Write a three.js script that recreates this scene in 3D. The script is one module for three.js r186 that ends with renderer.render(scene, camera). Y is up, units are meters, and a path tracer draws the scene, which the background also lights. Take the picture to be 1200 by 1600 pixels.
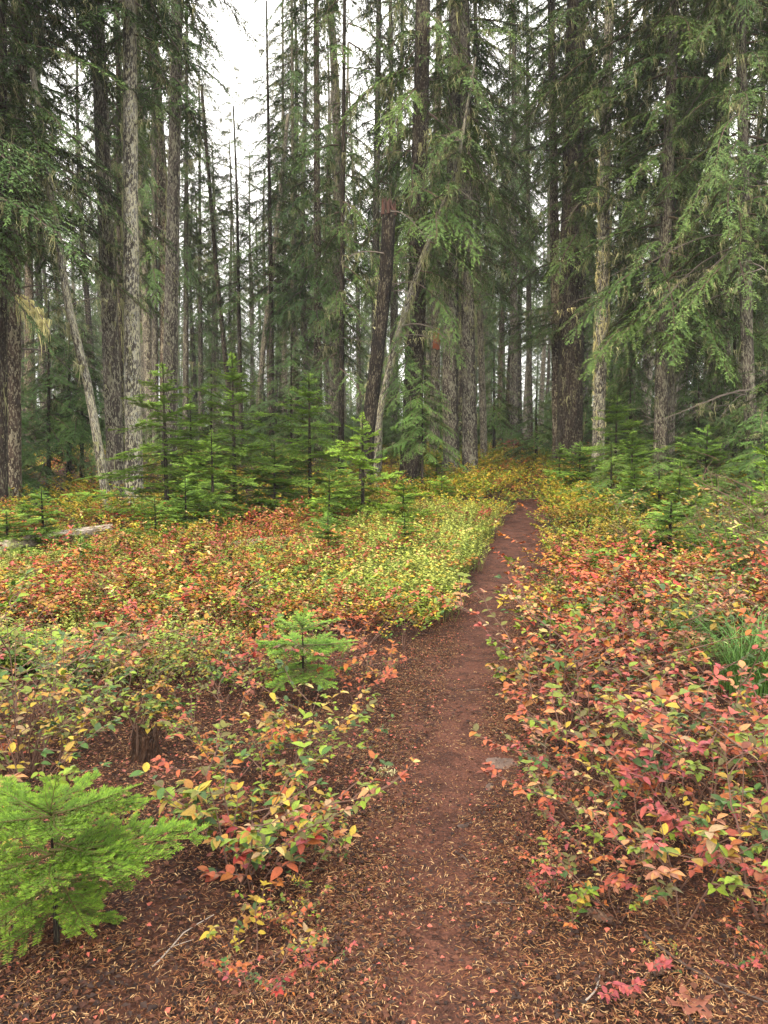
import * as THREE from 'three';
import { mergeGeometries } from 'three/addons/utils/BufferGeometryUtils.js';
import { ImprovedNoise } from 'three/addons/math/ImprovedNoise.js';

// ------------------------------------------------------------------ camera, sky, sun, exposure
const scene = new THREE.Scene();
const PITCH = 0.107, F = 1209, EYE = 1.55;
const camera = new THREE.PerspectiveCamera(67, 3 / 4, 0.05, 900);
camera.position.set(0, EYE, 0);
camera.rotation.set(-PITCH, 0, 0);
scene.add(camera);

const renderer = new THREE.WebGLRenderer({ antialias: true });
renderer.toneMapping = THREE.LinearToneMapping;
renderer.toneMappingExposure = 3.1;
renderer.shadowMap.enabled = true;

{ // overcast sky, brighter towards the zenith
  const w = 128, h = 64, d = new Float32Array(w * h * 4), n = new ImprovedNoise();
  for (let j = 0; j < h; j++) for (let i = 0; i < w; i++) {
    const el = ((j + .5) / h - .5) * Math.PI, az = i / w * Math.PI * 2, s = Math.max(0, Math.sin(el));
    const c = 1 + .08 * n.noise(Math.cos(az) * Math.cos(el) * 2.2, s * 3, Math.sin(az) * Math.cos(el) * 2.2);
    const L = 1.75 * (1 + 1.3 * s) / 2.3 * c, k = (j * w + i) * 4;
    d[k] = L * 1.03; d[k + 1] = L; d[k + 2] = L * .95; d[k + 3] = 1;
  }
  const t = new THREE.DataTexture(d, w, h, THREE.RGBAFormat, THREE.FloatType);
  t.mapping = THREE.EquirectangularReflectionMapping; t.magFilter = THREE.LinearFilter; t.minFilter = THREE.LinearFilter; t.needsUpdate = true;
  scene.background = t; scene.environment = t;
}
const sun = new THREE.DirectionalLight(0xffecd0, 1.5);
sun.position.set(-17, 29, 31); sun.castShadow = true; sun.shadow.radius = 32;
Object.assign(sun.shadow.camera, { left: -50, right: 50, top: 50, bottom: -50, near: 1, far: 160 });
sun.shadow.mapSize.set(4096, 4096);
scene.add(sun, sun.target);
scene.fog = new THREE.FogExp2(0xe6ebf2, 0.0007);

// ------------------------------------------------------------------ helpers
function rng(seed) { let a = seed * 2654435761 >>> 0; return () => { a = a + 0x6D2B79F5 >>> 0; let t = Math.imul(a ^ a >>> 15, 1 | a); t = t + Math.imul(t ^ t >>> 7, 61 | t) ^ t; return ((t ^ t >>> 14) >>> 0) / 4294967296; }; }
const V = (x, y, z) => new THREE.Vector3(x, y, z);
const sm = (a, b, x) => { const t = Math.min(1, Math.max(0, (x - a) / (b - a))); return t * t * (3 - 2 * t); };
const lerp = (a, b, t) => a + (b - a) * t;
const PN = new ImprovedNoise();
const noise = (x, y, z = 0.37) => PN.noise(x, y, z);
const counts = {};
function numbered(name) { const n = counts[name] = (counts[name] ?? -1) + 1; return n ? name + '_' + String(n).padStart(3, '0') : name; }
function tag(o, label, category, group, kind) { o.userData = { label, category }; if (group) o.userData.group = group; if (kind) o.userData.kind = kind; return o; }
function thing(name, pos, label, category, group) { const o = new THREE.Group(); o.name = numbered(name); o.position.copy(pos); tag(o, label, category, group); scene.add(o); return o; }
function shade(m) { m.castShadow = m.receiveShadow = true; return m; }
function part(name, geo, mat, parent) { const m = shade(new THREE.Mesh(geo, mat)); m.name = name; parent.add(m); return m; }
function inst(name, geo, mat, list, parent, kind = 'stuff') { // list of [Matrix4, Color?]
  if (!list.length) return null;
  const m = shade(new THREE.InstancedMesh(geo, mat, list.length)); m.name = name;
  list.forEach(([x, c], i) => { m.setMatrixAt(i, x); if (c) m.setColorAt(i, c); });
  if (kind) m.userData.kind = kind;
  parent.add(m); return m;
}
const E = new THREE.Euler(), Q = new THREE.Quaternion();
const mat4 = (p, rx, ry, rz, s, order = 'YZX') => new THREE.Matrix4().compose(p, new THREE.Quaternion().setFromEuler(E.set(rx, ry, rz, order)), typeof s === 'number' ? V(s, s, s) : s);

// the trail's middle line and half width, by distance ahead (metres)
const camDepth = (py) => { const v = (800 - py) / F; return EYE * (Math.cos(PITCH) + v * Math.sin(PITCH)) / (Math.sin(PITCH) - v * Math.cos(PITCH)); };
const camX = (px, py, D) => D * ((px - 600) / F) / (Math.cos(PITCH) + (800 - py) / F * Math.sin(PITCH));
const TR = [[690, 1600, .36], [690, 1400, .36], [708, 1200, .42], [722, 1100, .42], [757, 1000, .45], [786, 900, .43], [806, 850, .42], [829, 800, .4], [834, 775, .4]].map(([x, y, w]) => { const D = camDepth(y); return [D, camX(x, y, D), w * .84]; });
TR.unshift([-4, -.1, .4]); TR.push([21, 3.75, .3], [24, 3.7, .26], [30, 2.6, .24], [40, 0, .24]);
function trail(D) { let i = 1; while (i < TR.length - 1 && TR[i][0] < D) i++; const a = TR[i - 1], b = TR[i], t = Math.min(1, Math.max(0, (D - a[0]) / (b[0] - a[0]))), s = t * t * (3 - 2 * t) * .5 + t * .5; return [lerp(a[1], b[1], s), lerp(a[2], b[2], t)]; }
function groundY(x, z) {
  const D = -z, [c, w] = trail(D), q = (x - c) / (w + .1);
  return .5 * sm(9, 27, D) + .9 * sm(30, 120, D) + .07 * noise(x * .35, z * .35) + .03 * noise(x * 1.3, z * 1.3, 4) + .015 * noise(x * 4, z * 4, 9) - .05 * Math.exp(-q * q) + .05 * sm(1, 2.4, Math.abs(q)) + (x > 0 ? .12 * sm(2.5, 7, x - c) : 0);
}
const ground = (x, z) => V(x, groundY(x, z), z);
const dirOf = (px, py) => { const v = (800 - py) / F, c = Math.cos(PITCH), s = Math.sin(PITCH); return V((px - 600) / F, v * c - s, -(c + v * s)); };
const at = (px, py, D) => { const d = dirOf(px, py); return d.multiplyScalar(D / -d.z).add(V(0, EYE, 0)); }; // a point D metres ahead
function onGround(px, py) { const d = dirOf(px, py); for (let t = 1; t < 80; t += .02) { const y = EYE + d.y * t; if (y < groundY(d.x * t, d.z * t)) return ground(d.x * t, d.z * t); } return ground(d.x * 80, d.z * 80); }
const pixelX = (p) => 600 + F * p.x / (-p.z * Math.cos(PITCH) + (EYE - p.y) * Math.sin(PITCH));

// triangles gathered into one geometry with a colour per vertex
class Tris {
  constructor() { this.p = []; this.c = []; }
  tri(a, b, c, col) { this.p.push(a.x, a.y, a.z, b.x, b.y, b.z, c.x, c.y, c.z); for (let i = 0; i < 3; i++) this.c.push(col[0], col[1], col[2]); }
  quad(a, b, c, d, col) { this.tri(a, b, c, col); this.tri(a, c, d, col); }
  limb(pts, r0, r1, n, col) { // a tapered round limb along points
    let prev = null;
    for (let i = 0; i < pts.length; i++) {
      const t = V().subVectors(pts[Math.min(i + 1, pts.length - 1)], pts[Math.max(i - 1, 0)]).normalize();
      const u = V().crossVectors(t, Math.abs(t.y) > .8 ? V(1, 0, 0) : V(0, 1, 0)).normalize(), w = V().crossVectors(t, u), r = lerp(r0, r1, i / (pts.length - 1)), ring = [];
      for (let k = 0; k < n; k++) { const a = k / n * Math.PI * 2; ring.push(V().copy(pts[i]).addScaledVector(u, Math.cos(a) * r).addScaledVector(w, Math.sin(a) * r)); }
      if (prev) for (let k = 0; k < n; k++) this.quad(prev[k], ring[k], ring[(k + 1) % n], prev[(k + 1) % n], col);
      prev = ring;
    }
  }
  build() { const g = new THREE.BufferGeometry(); g.setAttribute('position', new THREE.Float32BufferAttribute(this.p, 3)); g.setAttribute('color', new THREE.Float32BufferAttribute(this.c, 3)); g.computeVertexNormals(); return g; }
}

// ------------------------------------------------------------------ textures
function tileNoise(seed) { // periodic value noise
  const r = rng(seed), N = 256, tab = new Float32Array(N * N); for (let i = 0; i < N * N; i++) tab[i] = r();
  return (x, y, px, py) => { const xi = Math.floor(x), yi = Math.floor(y), fx = x - xi, fy = y - yi, sx = fx * fx * (3 - 2 * fx), sy = fy * fy * (3 - 2 * fy); const m = (a, b) => tab[(((a % px) + px) % px) + N * (((b % py) + py) % py)]; return lerp(lerp(m(xi, yi), m(xi + 1, yi), sx), lerp(m(xi, yi + 1), m(xi + 1, yi + 1), sx), sy); };
}
function texture(w, h, fn, srgb) { // fn(u, v) -> [r, g, b] linear 0..1
  const d = new Uint8Array(w * h * 4), enc = (c) => 255 * (srgb ? (c <= .0031308 ? 12.92 * c : 1.055 * Math.pow(c, 1 / 2.4) - .055) : c);
  for (let j = 0; j < h; j++) for (let i = 0; i < w; i++) { const c = fn(i / w, j / h), k = (j * w + i) * 4; d[k] = Math.min(255, Math.max(0, enc(c[0]))); d[k + 1] = Math.min(255, Math.max(0, enc(c[1]))); d[k + 2] = Math.min(255, Math.max(0, enc(c[2]))); d[k + 3] = 255; }
  const t = new THREE.DataTexture(d, w, h); t.wrapS = t.wrapT = THREE.RepeatWrapping; t.magFilter = THREE.LinearFilter; t.minFilter = THREE.LinearMipmapLinearFilter; t.generateMipmaps = true; t.anisotropy = 8; if (srgb) t.colorSpace = THREE.SRGBColorSpace; t.needsUpdate = true; return t;
}
const mix3 = (a, b, t) => [lerp(a[0], b[0], t), lerp(a[1], b[1], t), lerp(a[2], b[2], t)];
function barkMaterial(seed, base, alt, lichen, lichenAmount, bump, blotch) {
  const N = tileNoise(seed), w = 512, h = 1024;
  const height = texture(w, h, (u, v) => {
    const wx = (N(u * 6, v * 6, 6, 6) - .5) * .09, x = (u + wx);
    const a = 1 - Math.abs(2 * N(x * 16, v * 5, 16, 5) - 1), b = 1 - Math.abs(2 * N(x * 34, v * 17, 34, 17) - 1), c = N(x * 90, v * 60, 90, 60);
    const k = .5 * a + .32 * b + .18 * c; return [k, k, k];
  });
  const color = texture(w, h, (u, v) => {
    const wx = (N(u * 5, v * 9, 5, 9) - .5) * .06, x = u + wx;
    let c = mix3(base, alt, sm(.3, .75, .5 * N(x * 9, v * 7, 9, 7) + .5 * N(x * 40, v * 22, 40, 22)));
    const g = .7 + .6 * N(u * 120, v * 90, 120, 90); c = [c[0] * g, c[1] * g, c[2] * g];
    const f = N(x * 60, v * 34, 60, 34) * .5 + N(x * 128, v * 84, 128, 84) * .35 + N(x * 8, v * 6, 8, 6) * .15; // upright flecks of lichen
    c = mix3(c, lichen, sm(.6 - lichenAmount * .26, .7 - lichenAmount * .26, f) * .75);
    if (blotch) c = mix3(c, [.3, .3, .27], sm(.7, .74, .6 * N(u * 22, v * 24, 22, 24) + .4 * N(u * 70, v * 80, 70, 80)) * blotch);
    return c;
  }, true);
  return new THREE.MeshPhysicalMaterial({ map: color, bumpMap: height, bumpScale: .035, roughness: .95, specularIntensity: .35 });
}
const BARK = {
  grey: barkMaterial(11, [.042, .035, .03], [.088, .073, .062], [.27, .26, .19], .26),
  brown: barkMaterial(12, [.038, .028, .022], [.08, .058, .044], [.3, .27, .19], .2),
  dark: barkMaterial(13, [.02, .015, .012], [.042, .032, .026], [.17, .16, .11], .03),
  charred: barkMaterial(15, [.009, .007, .006], [.02, .015, .012], [.1, .09, .06], 0),
  white: barkMaterial(16, [.05, .043, .037], [.125, .113, .098], [.42, .4, .28], .42, 0, .6),
  pale: barkMaterial(14, [.048, .039, .033], [.105, .088, .074], [.33, .31, .22], .36, 0, .35),
};
const MAT = {
  foliage: new THREE.MeshPhysicalMaterial({ vertexColors: true, roughness: .7, transmission: .25, thickness: 0, side: THREE.DoubleSide }),
  lichen: new THREE.MeshPhysicalMaterial({ color: new THREE.Color().setRGB(.4, .39, .22), roughness: 1, transmission: .3, thickness: 0, side: THREE.DoubleSide }),
  leaf: new THREE.MeshPhysicalMaterial({ vertexColors: true, roughness: .62, specularIntensity: .6, side: THREE.DoubleSide }),
  stem: new THREE.MeshStandardMaterial({ color: new THREE.Color().setRGB(.09, .045, .03), roughness: .8 }),
  wood: new THREE.MeshStandardMaterial({ vertexColors: true, roughness: .9 }),
  litter: new THREE.MeshPhysicalMaterial({ specularIntensity: .5, vertexColors: true, roughness: .8, side: THREE.DoubleSide }),
};

// ------------------------------------------------------------------ the ground and the trail
const NG = tileNoise(31);
const soilHeight = texture(1024, 1024, (u, v) => { const k = .35 * NG(u * 40, v * 40, 40, 40) + .35 * NG(u * 110, v * 110, 110, 110) + .3 * NG(u * 220, v * 220, 220, 220); return [k, k, k]; });
function soilMap(seed, a, b, c, streaks) {
  const N = tileNoise(seed), S = 1024, r = rng(seed), mask = new Float32Array(S * S), tone = new Float32Array(S * S);
  for (let i = 0; i < streaks; i++) { let x = r() * S, y = r() * S, an = r() * 6.28; const L = 6 + r() * 7, k = .4 + r() * .6; for (let s = 0; s < L; s++) { const q = ((x | 0) & 1023) + S * ((y | 0) & 1023); mask[q] = k; tone[q] = r(); x += Math.cos(an); y += Math.sin(an); an += (r() - .5) * .2; } }
  return texture(S, S, (u, v) => {
    const k = .5 * N(u * 18, v * 18, 18, 18) + .3 * N(u * 60, v * 60, 60, 60) + .2 * N(u * 190, v * 190, 190, 190);
    let q = mix3(a, b, sm(.3, .7, k)); const g = .65 + .7 * N(u * 250, v * 250, 250, 250); q = [q[0] * g, q[1] * g, q[2] * g];
    const m = mask[Math.round(u * S) + S * Math.round(v * S)]; return m ? mix3(q, c, m * .8) : q;
  }, true);
}
const soilMat = new THREE.MeshPhysicalMaterial({ specularIntensity: .4, map: soilMap(41, [.019, .0076, .005], [.044, .0172, .0105], [.2, .1, .045], 8000), bumpMap: soilHeight, bumpScale: .03, roughness: .95 });
const trailMat = new THREE.MeshPhysicalMaterial({ specularIntensity: .4, map: soilMap(42, [.038, .0152, .0102], [.074, .0295, .0195], [.2, .09, .045], 4200), bumpMap: soilHeight, bumpScale: .018, roughness: .95 });
function struct(name, geo, mat) { const m = shade(new THREE.Mesh(geo, mat)); m.name = name; m.userData.kind = 'structure'; scene.add(m); return m; }
{
  const R = [0]; for (let r = .5; r < 420; r *= 1.026) R.push(r); const K = 240, p = [], uv = [], ix = [];
  R.forEach((r) => { for (let k = 0; k <= K; k++) { const a = k / K * Math.PI * 2, x = Math.cos(a) * r, z = Math.sin(a) * r; p.push(x, groundY(x, z), z); uv.push(x / 1.6, z / 1.6); } });
  for (let i = 0; i < R.length - 1; i++) for (let k = 0; k < K; k++) { const a = i * (K + 1) + k, b = a + K + 1; ix.push(a, a + 1, b, b, a + 1, b + 1); }
  const g = new THREE.BufferGeometry(); g.setAttribute('position', new THREE.Float32BufferAttribute(p, 3)); g.setAttribute('uv', new THREE.Float32BufferAttribute(uv, 2)); g.setIndex(ix); g.computeVertexNormals();
  struct('forest_floor', g, soilMat);
  const p2 = [], uv2 = [], ix2 = [], W = 14; let n = 0;
  for (let D = -3; D < 38; D += .1, n++) for (let k = 0; k <= W; k++) { const [c, w] = trail(D), s = k / W * 2 - 1, ww = w * (1 + .4 * noise(D * 1.6, s > 0 ? 3 : 8) + .3 * noise(D * 5, s > 0 ? 13 : 18) + .2 * noise(D * 14, s > 0 ? 23 : 28)), x = c + s * ww; const edge = 1 - s * s; p2.push(x, groundY(x, -D) + .004 + .006 * Math.min(1, edge * 3) - (k % W === 0 ? .02 : 0), -D); uv2.push(x / 1.3, D / 1.3); }
  for (let i = 0; i < n - 1; i++) for (let k = 0; k < W; k++) { const a = i * (W + 1) + k, b = a + W + 1; ix2.push(a, a + 1, b, b, a + 1, b + 1); }
  const g2 = new THREE.BufferGeometry(); g2.setAttribute('position', new THREE.Float32BufferAttribute(p2, 3)); g2.setAttribute('uv', new THREE.Float32BufferAttribute(uv2, 2)); g2.setIndex(ix2); g2.computeVertexNormals();
  struct('trail', g2, trailMat);
}

// ------------------------------------------------------------------ conifer boughs and crowns (shapes shared by the trees)
const GREEN = { hem: [.05, .096, .024], hemLight: [.125, .205, .05], fir: [.062, .125, .024], firLight: [.17, .28, .04], wood: [.085, .062, .046] };
function hemlockBough(seed, L) { // along +x, flat sprays that droop at the tips
  const r = rng(seed), T = new Tris(), axis = (t) => V(t * L, L * (.10 * t - .36 * t * t), L * .05 * Math.sin(t * 3 + seed));
  const pts = []; for (let i = 0; i <= 5; i++) pts.push(axis(i / 5)); T.limb(pts, .009 + L * .005, .003, 4, GREEN.wood);
  const n = Math.round(L / .068);
  for (let i = 1; i <= n; i++) for (const s of [-1, 1]) {
    const t = (i - .5 + r() * .5) / n; if (r() < .16 || t < .1) continue;
    const l = Math.min(L, 1.2 + .17 * L) * (.30 * Math.pow(Math.sin(Math.PI * Math.min(1, .12 + t * .88)), .8) + .05) * (.35 + r() * .9), o = axis(t), an = s * (.95 - .35 * t + (r() - .5) * .5), dr = .15 + r() * .65, yy = .02 * (r() - .5);
    const lat = (q) => V(o.x + Math.cos(an) * l * q, o.y - l * dr * q * q + yy * q, o.z + Math.sin(an) * l * q);
    T.limb([lat(0), lat(.55), lat(1)], .0035, .0015, 3, GREEN.wood);
    const m = Math.max(4, Math.round(l / .026));
    for (let j = 1; j <= m; j++) for (const s2 of [-1, 1]) {
      if (r() < .1) continue;
      const q = j / m, b = lat(q), a2 = an + s2 * (.45 + r() * .55), fl = (.04 + r() * .06) * (1.1 - .5 * q), wd = .007 + r() * .006, tip = V(b.x + Math.cos(a2) * fl, b.y - fl * (r() * .8 - .1), b.z + Math.sin(a2) * fl);
      const side = V(-Math.sin(a2), (r() - .5) * 1.2, Math.cos(a2)).multiplyScalar(wd), k = r();
      T.tri(b.clone().add(side), tip, b.clone().sub(side), mix3(GREEN.hem, GREEN.hemLight, k * k * .6 + (q > .75 ? .3 : 0) + (t > .8 ? .15 : 0)));
    }
  }
  return T.build();
}
function firBough(seed, L, near) { // along +x, stiff twigs set with needles on both sides and on top
  const r = rng(seed), T = new Tris(), bend = .06 + r() * .16, axis = (t) => V(t * L, L * (-.04 * t + bend * t * t - .12 * t * t * t), L * .04 * Math.sin(t * 4 + seed));
  const step = near ? .0028 : .0075, nl = near ? .017 : .03, nw = near ? .0009 : .0042;
  const needles = (f, len, tipK) => {
    const m = Math.round(len / step);
    for (let i = 0; i < m; i++) for (const s of [-1, 1, 0]) {
      if (s === 0 && r() < .45) continue;
      const q = (i + r()) / m, b = f(q), d = f(Math.min(1, q + .02)).sub(f(Math.max(0, q - .02))).normalize(), side = V(-d.z, 0, d.x).normalize();
      const dir = d.clone().multiplyScalar(.45 + r() * .3).addScaledVector(side, s ? s * (.75 + r() * .3) : (r() - .5) * .9).add(V(0, s ? .1 + r() * .35 : .55 + r() * .2, 0)).normalize();
      const l = nl * (.75 + r() * .45) * (q > .93 ? .75 : 1), w = V().crossVectors(dir, V(r() - .5, 1, r() - .5)).normalize().multiplyScalar(nw), tip = b.clone().addScaledVector(dir, l);
      const k = r(), col = mix3(GREEN.fir, GREEN.firLight, k * .3 + tipK * (q > (near ? .55 : .6) ? .8 : .08));
      if (near) { const mid = b.clone().addScaledVector(dir, l * .6); T.quad(b.clone().sub(w), mid.clone().sub(w), mid.clone().add(w), b.clone().add(w), col); T.tri(mid.clone().sub(w), tip, mid.clone().add(w), col); }
      else T.tri(b.clone().sub(w), tip, b.clone().add(w), col);
    }
  };
  const pts = []; for (let i = 0; i <= 5; i++) pts.push(axis(i / 5)); T.limb(pts, .003 + L * .006, .0016, 5, GREEN.wood);
  needles(axis, L, .9);
  const gap = Math.max(.045, L * (near ? .11 : .13)), n = Math.floor(L * .92 / gap);
  for (let i = 1; i <= n; i++) for (const s of [-1, 1]) {
    const t = Math.min(.95, i * gap / L * (.92 + r() * .12)), l = L * (.10 + .42 * Math.pow(1 - t, .9) * Math.min(1, .35 + t * 2.2)) * (.6 + r() * .7), o = axis(t), an = s * (.85 + (r() - .5) * .4), up = (r() - .4) * (near ? .2 : .5);
    const lat = (q) => V(o.x + Math.cos(an) * l * q, o.y + l * (up * q - .1 * q * q), o.z + Math.sin(an) * l * q);
    T.limb([lat(0), lat(.5), lat(1)], .0028, .0014, 4, GREEN.wood); needles(lat, l, .8);
    if (l > (near ? .1 : .16)) for (const [tq, s2] of [[.35, 1], [.42, -1], [.65, 1], [.72, -1]]) { const o2 = lat(tq), a2 = an + s2 * .75, l2 = l * (.5 - .25 * tq) * (.7 + r() * .5), sub = (q) => V(o2.x + Math.cos(a2) * l2 * q, o2.y + l2 * up * q, o2.z + Math.sin(a2) * l2 * q); T.limb([sub(0), sub(1)], .002, .0012, 3, GREEN.wood); needles(sub, l2, .9); }
  }
  return T.build();
}
function strand(T, r, o, l, w, col, S = 3) { // one hanging strand of lichen
  const a = r() * 6.28, ph = r() * 6, am = .012 + r() * .03; let pl = null, pr = null;
  for (let j = 0; j <= S; j++) { const q = j / S, ww = w * (1 - q * .85) * (.6 + .8 * r()), c = V(o.x + am * Math.sin(q * 5 + ph), o.y - l * q, o.z + am * Math.cos(q * 4 + ph)), sd = V(Math.cos(a + q * 1.5), 0, Math.sin(a + q * 1.5)).multiplyScalar(ww), x = c.clone().sub(sd), y = c.clone().add(sd); if (pl) T.quad(pl, x, y, pr, col); pl = x; pr = y; }
}
const boughAxis = (L, t) => V(t * L, L * (.10 * t - .36 * t * t), 0);
function deadBranch(seed, L) {
  const r = rng(seed), T = new Tris(), c = [.11, .09, .075], f = (t) => V(t * L, L * (.12 * Math.sin(t * 3 + seed) - .3 * t * t), L * .12 * Math.sin(t * 2.3 + seed * 2)), pts = [];
  for (let i = 0; i <= 6; i++) pts.push(f(i / 6)); T.limb(pts, .008 + L * .006, .003, 4, c);
  for (let i = 0; i < 9; i++) { const o = f(.2 + r() * .75), a = (r() - .5) * 2.6, l = L * (.1 + r() * .25), m = V(o.x + Math.cos(a) * l * .5, o.y + (r() - .4) * l * .3, o.z + Math.sin(a) * l * .5); T.limb([o, m, V(o.x + Math.cos(a + .3) * l, o.y + (r() - .7) * l * .6, o.z + Math.sin(a + .3) * l)], .004, .0015, 3, c); }
  return T.build();
}
class Heap { // many placed copies joined into one geometry
  constructor() { this.g = []; this.n = 0; }
  add(geo, m, tint) { this.g.push([geo, m, tint]); this.n += geo.attributes.position.count; }
  build() {
    const P = new Float32Array(this.n * 3), C = new Float32Array(this.n * 3); let k = 0; const v = V();
    for (const [geo, m, t] of this.g) { const p = geo.attributes.position.array, c = geo.attributes.color.array; for (let i = 0; i < p.length; i += 3, k += 3) { v.set(p[i], p[i + 1], p[i + 2]).applyMatrix4(m); P[k] = v.x; P[k + 1] = v.y; P[k + 2] = v.z; C[k] = c[i] * t[0]; C[k + 1] = c[i + 1] * t[1]; C[k + 2] = c[i + 2] * t[2]; } }
    const g = new THREE.BufferGeometry(); g.setAttribute('position', new THREE.BufferAttribute(P, 3)); g.setAttribute('color', new THREE.BufferAttribute(C, 3)); g.computeVertexNormals(); return g;
  }
}
const HEM = [[1.0, 101], [1.0, 102], [1.0, 108], [1.7, 103], [1.7, 104], [1.7, 105], [2.6, 106], [2.6, 107], [2.6, 109]].map(([L, s]) => ({ L, geo: hemlockBough(s, L) }));
const DEAD = [.7, 1.1, 1.6].map((L, i) => ({ L, geo: deadBranch(301 + i, L) }));
const pick = (set, l, r) => { let k = set[0], best = 9; for (const b of set) { const e = Math.abs(Math.log(b.L / l)) + r() * .25; if (e < best) { best = e; k = b; } } return k; };
// a crown H metres high round an upright axis; shape(t) is the bough length at t of the height
function crownShape(seed, H, shape, n, droop, lichen) {
  const r = rng(seed), heap = new Heap(), L = new Tris();
  for (let i = 0; i < n; i++) {
    const t = (i + r()) / n, h = t * H, l = Math.max(.3, shape(t) * (.5 + r() * .65)), az = i * 2.4 + r() * 1.2, b = pick(HEM, l, r), g = .75 + r() * .5;
    const M = mat4(V(Math.cos(az) * .08, h, -Math.sin(az) * .08), (r() - .5) * .5, az, -droop + (r() - .5) * .35 + (t > .85 ? .25 : 0), l / b.L); heap.add(b.geo, M, [g * (.95 + r() * .15), g, g * (.85 + r() * .3)]);
    if (r() < lichen) for (let j = 0; j < 3 + l * 4; j++) { const o = boughAxis(b.L, .08 + r() * .75); o.z += (r() - .5) * b.L * .25; o.applyMatrix4(M); const c = .7 + r() * .55; for (let q = 0; q < 3 + r() * 4; q++) strand(L, r, V(o.x + (r() - .5) * .07, o.y, o.z + (r() - .5) * .07), .05 + r() * r() * .4, .005 + r() * .003, [c, c, c * .9]); }
  }
  return { H, crown: heap.build(), lichen: lichen ? L.build() : null };
}
const CROWN = {
  tall: [crownShape(1, 12, (t) => 1.85 * Math.min(1, (1 - t) * 2.2 + .15), 100, .3, .55), crownShape(2, 12, (t) => 1.75 * Math.min(1, (1 - t) * 1.7 + .15), 88, .28, .6), crownShape(3, 12, (t) => 2 * Math.min(1, (1 - t) * 2.4 + .15) * (.6 + .4 * Math.sin(t * 11)), 92, .35, .6)],
  wide: [crownShape(4, 13, (t) => 2.9 * Math.min(1, (1 - t) * 2.4 + .2) * (.78 + .3 * Math.sin(t * 17)), 165, .24, .75)],
  slim: [crownShape(5, 10, (t) => 1.15 * Math.min(1, (1 - t) * 2.5 + .2), 72, .3, .5), crownShape(6, 10, (t) => 1.25 * Math.min(1, (1 - t) * 1.6 + .15), 78, .3, .4)],
  young: [crownShape(7, 5, (t) => 1.6 * Math.pow(1 - t, .8) + .25, 66, .4, .2), crownShape(8, 5, (t) => 1.75 * Math.pow(1 - t, .9) + .2, 60, .36, .25)],
};
const foliage = {}; // needles in a few tints
function foliageMat(tint) { const k = tint.join(); return foliage[k] ??= new THREE.MeshPhysicalMaterial({ specularIntensity: .5, vertexColors: true, color: new THREE.Color().setRGB(...tint), roughness: .8, side: THREE.DoubleSide }); }
MAT.lichen = new THREE.MeshStandardMaterial({ vertexColors: true, color: new THREE.Color().setRGB(.26, .26, .14), roughness: 1, side: THREE.DoubleSide });
MAT.paleLichen = new THREE.MeshStandardMaterial({ vertexColors: true, color: new THREE.Color().setRGB(.58, .53, .27), roughness: 1, side: THREE.DoubleSide });

// ------------------------------------------------------------------ trees
function trunkGeo(path, r0, H, seed, rough, cone = .75, flare = .45) { // path(h) -> Vector3 local, h in metres
  const NS = 22, pos = [], uv = [], ix = [], rows = Math.max(10, Math.round(H / .2)), rep = Math.max(1, Math.round(2 * Math.PI * r0 / .9));
  for (let j = 0; j <= rows; j++) {
    const h = -.25 + (H + .25) * Math.pow(j / rows, 1.15), c = path(h), t = Math.max(0, h / H), R = r0 * Math.max(.12, 1 - cone * t);
    for (let k = 0; k <= NS; k++) {
      const a = (k % NS) / NS * Math.PI * 2, ca = Math.cos(a), sa = Math.sin(a);
      const fl = flare * Math.exp(-Math.max(0, h + .1) / (.9 * r0 + .05)) * (1 + .5 * Math.cos(a * 5 + seed)), fur = rough * (noise(ca * 5 + seed, sa * 5, h * .9) * .7 + noise(ca * 11, sa * 11 + seed, h * 2.2) * .5);
      const q = R * (1 + fl + fur + .05 * noise(ca * 1.5, sa * 1.5 + seed, h * .5)); pos.push(c.x + ca * q, c.y, c.z + sa * q); uv.push(k / NS * rep, h / 1.8);
    }
  }
  for (let j = 0; j < rows; j++) for (let k = 0; k < NS; k++) { const a = j * (NS + 1) + k, b = a + NS + 1; ix.push(a, b, a + 1, b, b + 1, a + 1); }
  const c = path(H), top = pos.length / 3; pos.push(c.x, c.y + .02, c.z); uv.push(.5, H / 1.8); for (let k = 0; k < NS; k++) ix.push(rows * (NS + 1) + k, top, rows * (NS + 1) + k + 1);
  const g = new THREE.BufferGeometry(); g.setAttribute('position', new THREE.Float32BufferAttribute(pos, 3)); g.setAttribute('uv', new THREE.Float32BufferAttribute(uv, 2)); g.setIndex(ix); g.computeVertexNormals();
  const nn = g.attributes.normal; for (let j = 0; j <= rows; j++) { const a = j * (NS + 1), b = a + NS, v = V(nn.getX(a) + nn.getX(b), nn.getY(a) + nn.getY(b), nn.getZ(a) + nn.getZ(b)).normalize(); nn.setXYZ(a, v.x, v.y, v.z); nn.setXYZ(b, v.x, v.y, v.z); }
  return g;
}
function curve(pts) { // pts local, rising in y; straight on past both ends
  return (h) => { let i = 1; while (i < pts.length - 1 && pts[i].y < h) i++; const a = pts[i - 1], b = pts[i], t = (h - a.y) / (b.y - a.y); return V(lerp(a.x, b.x, t), h, lerp(a.z, b.z, t)); };
}
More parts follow.
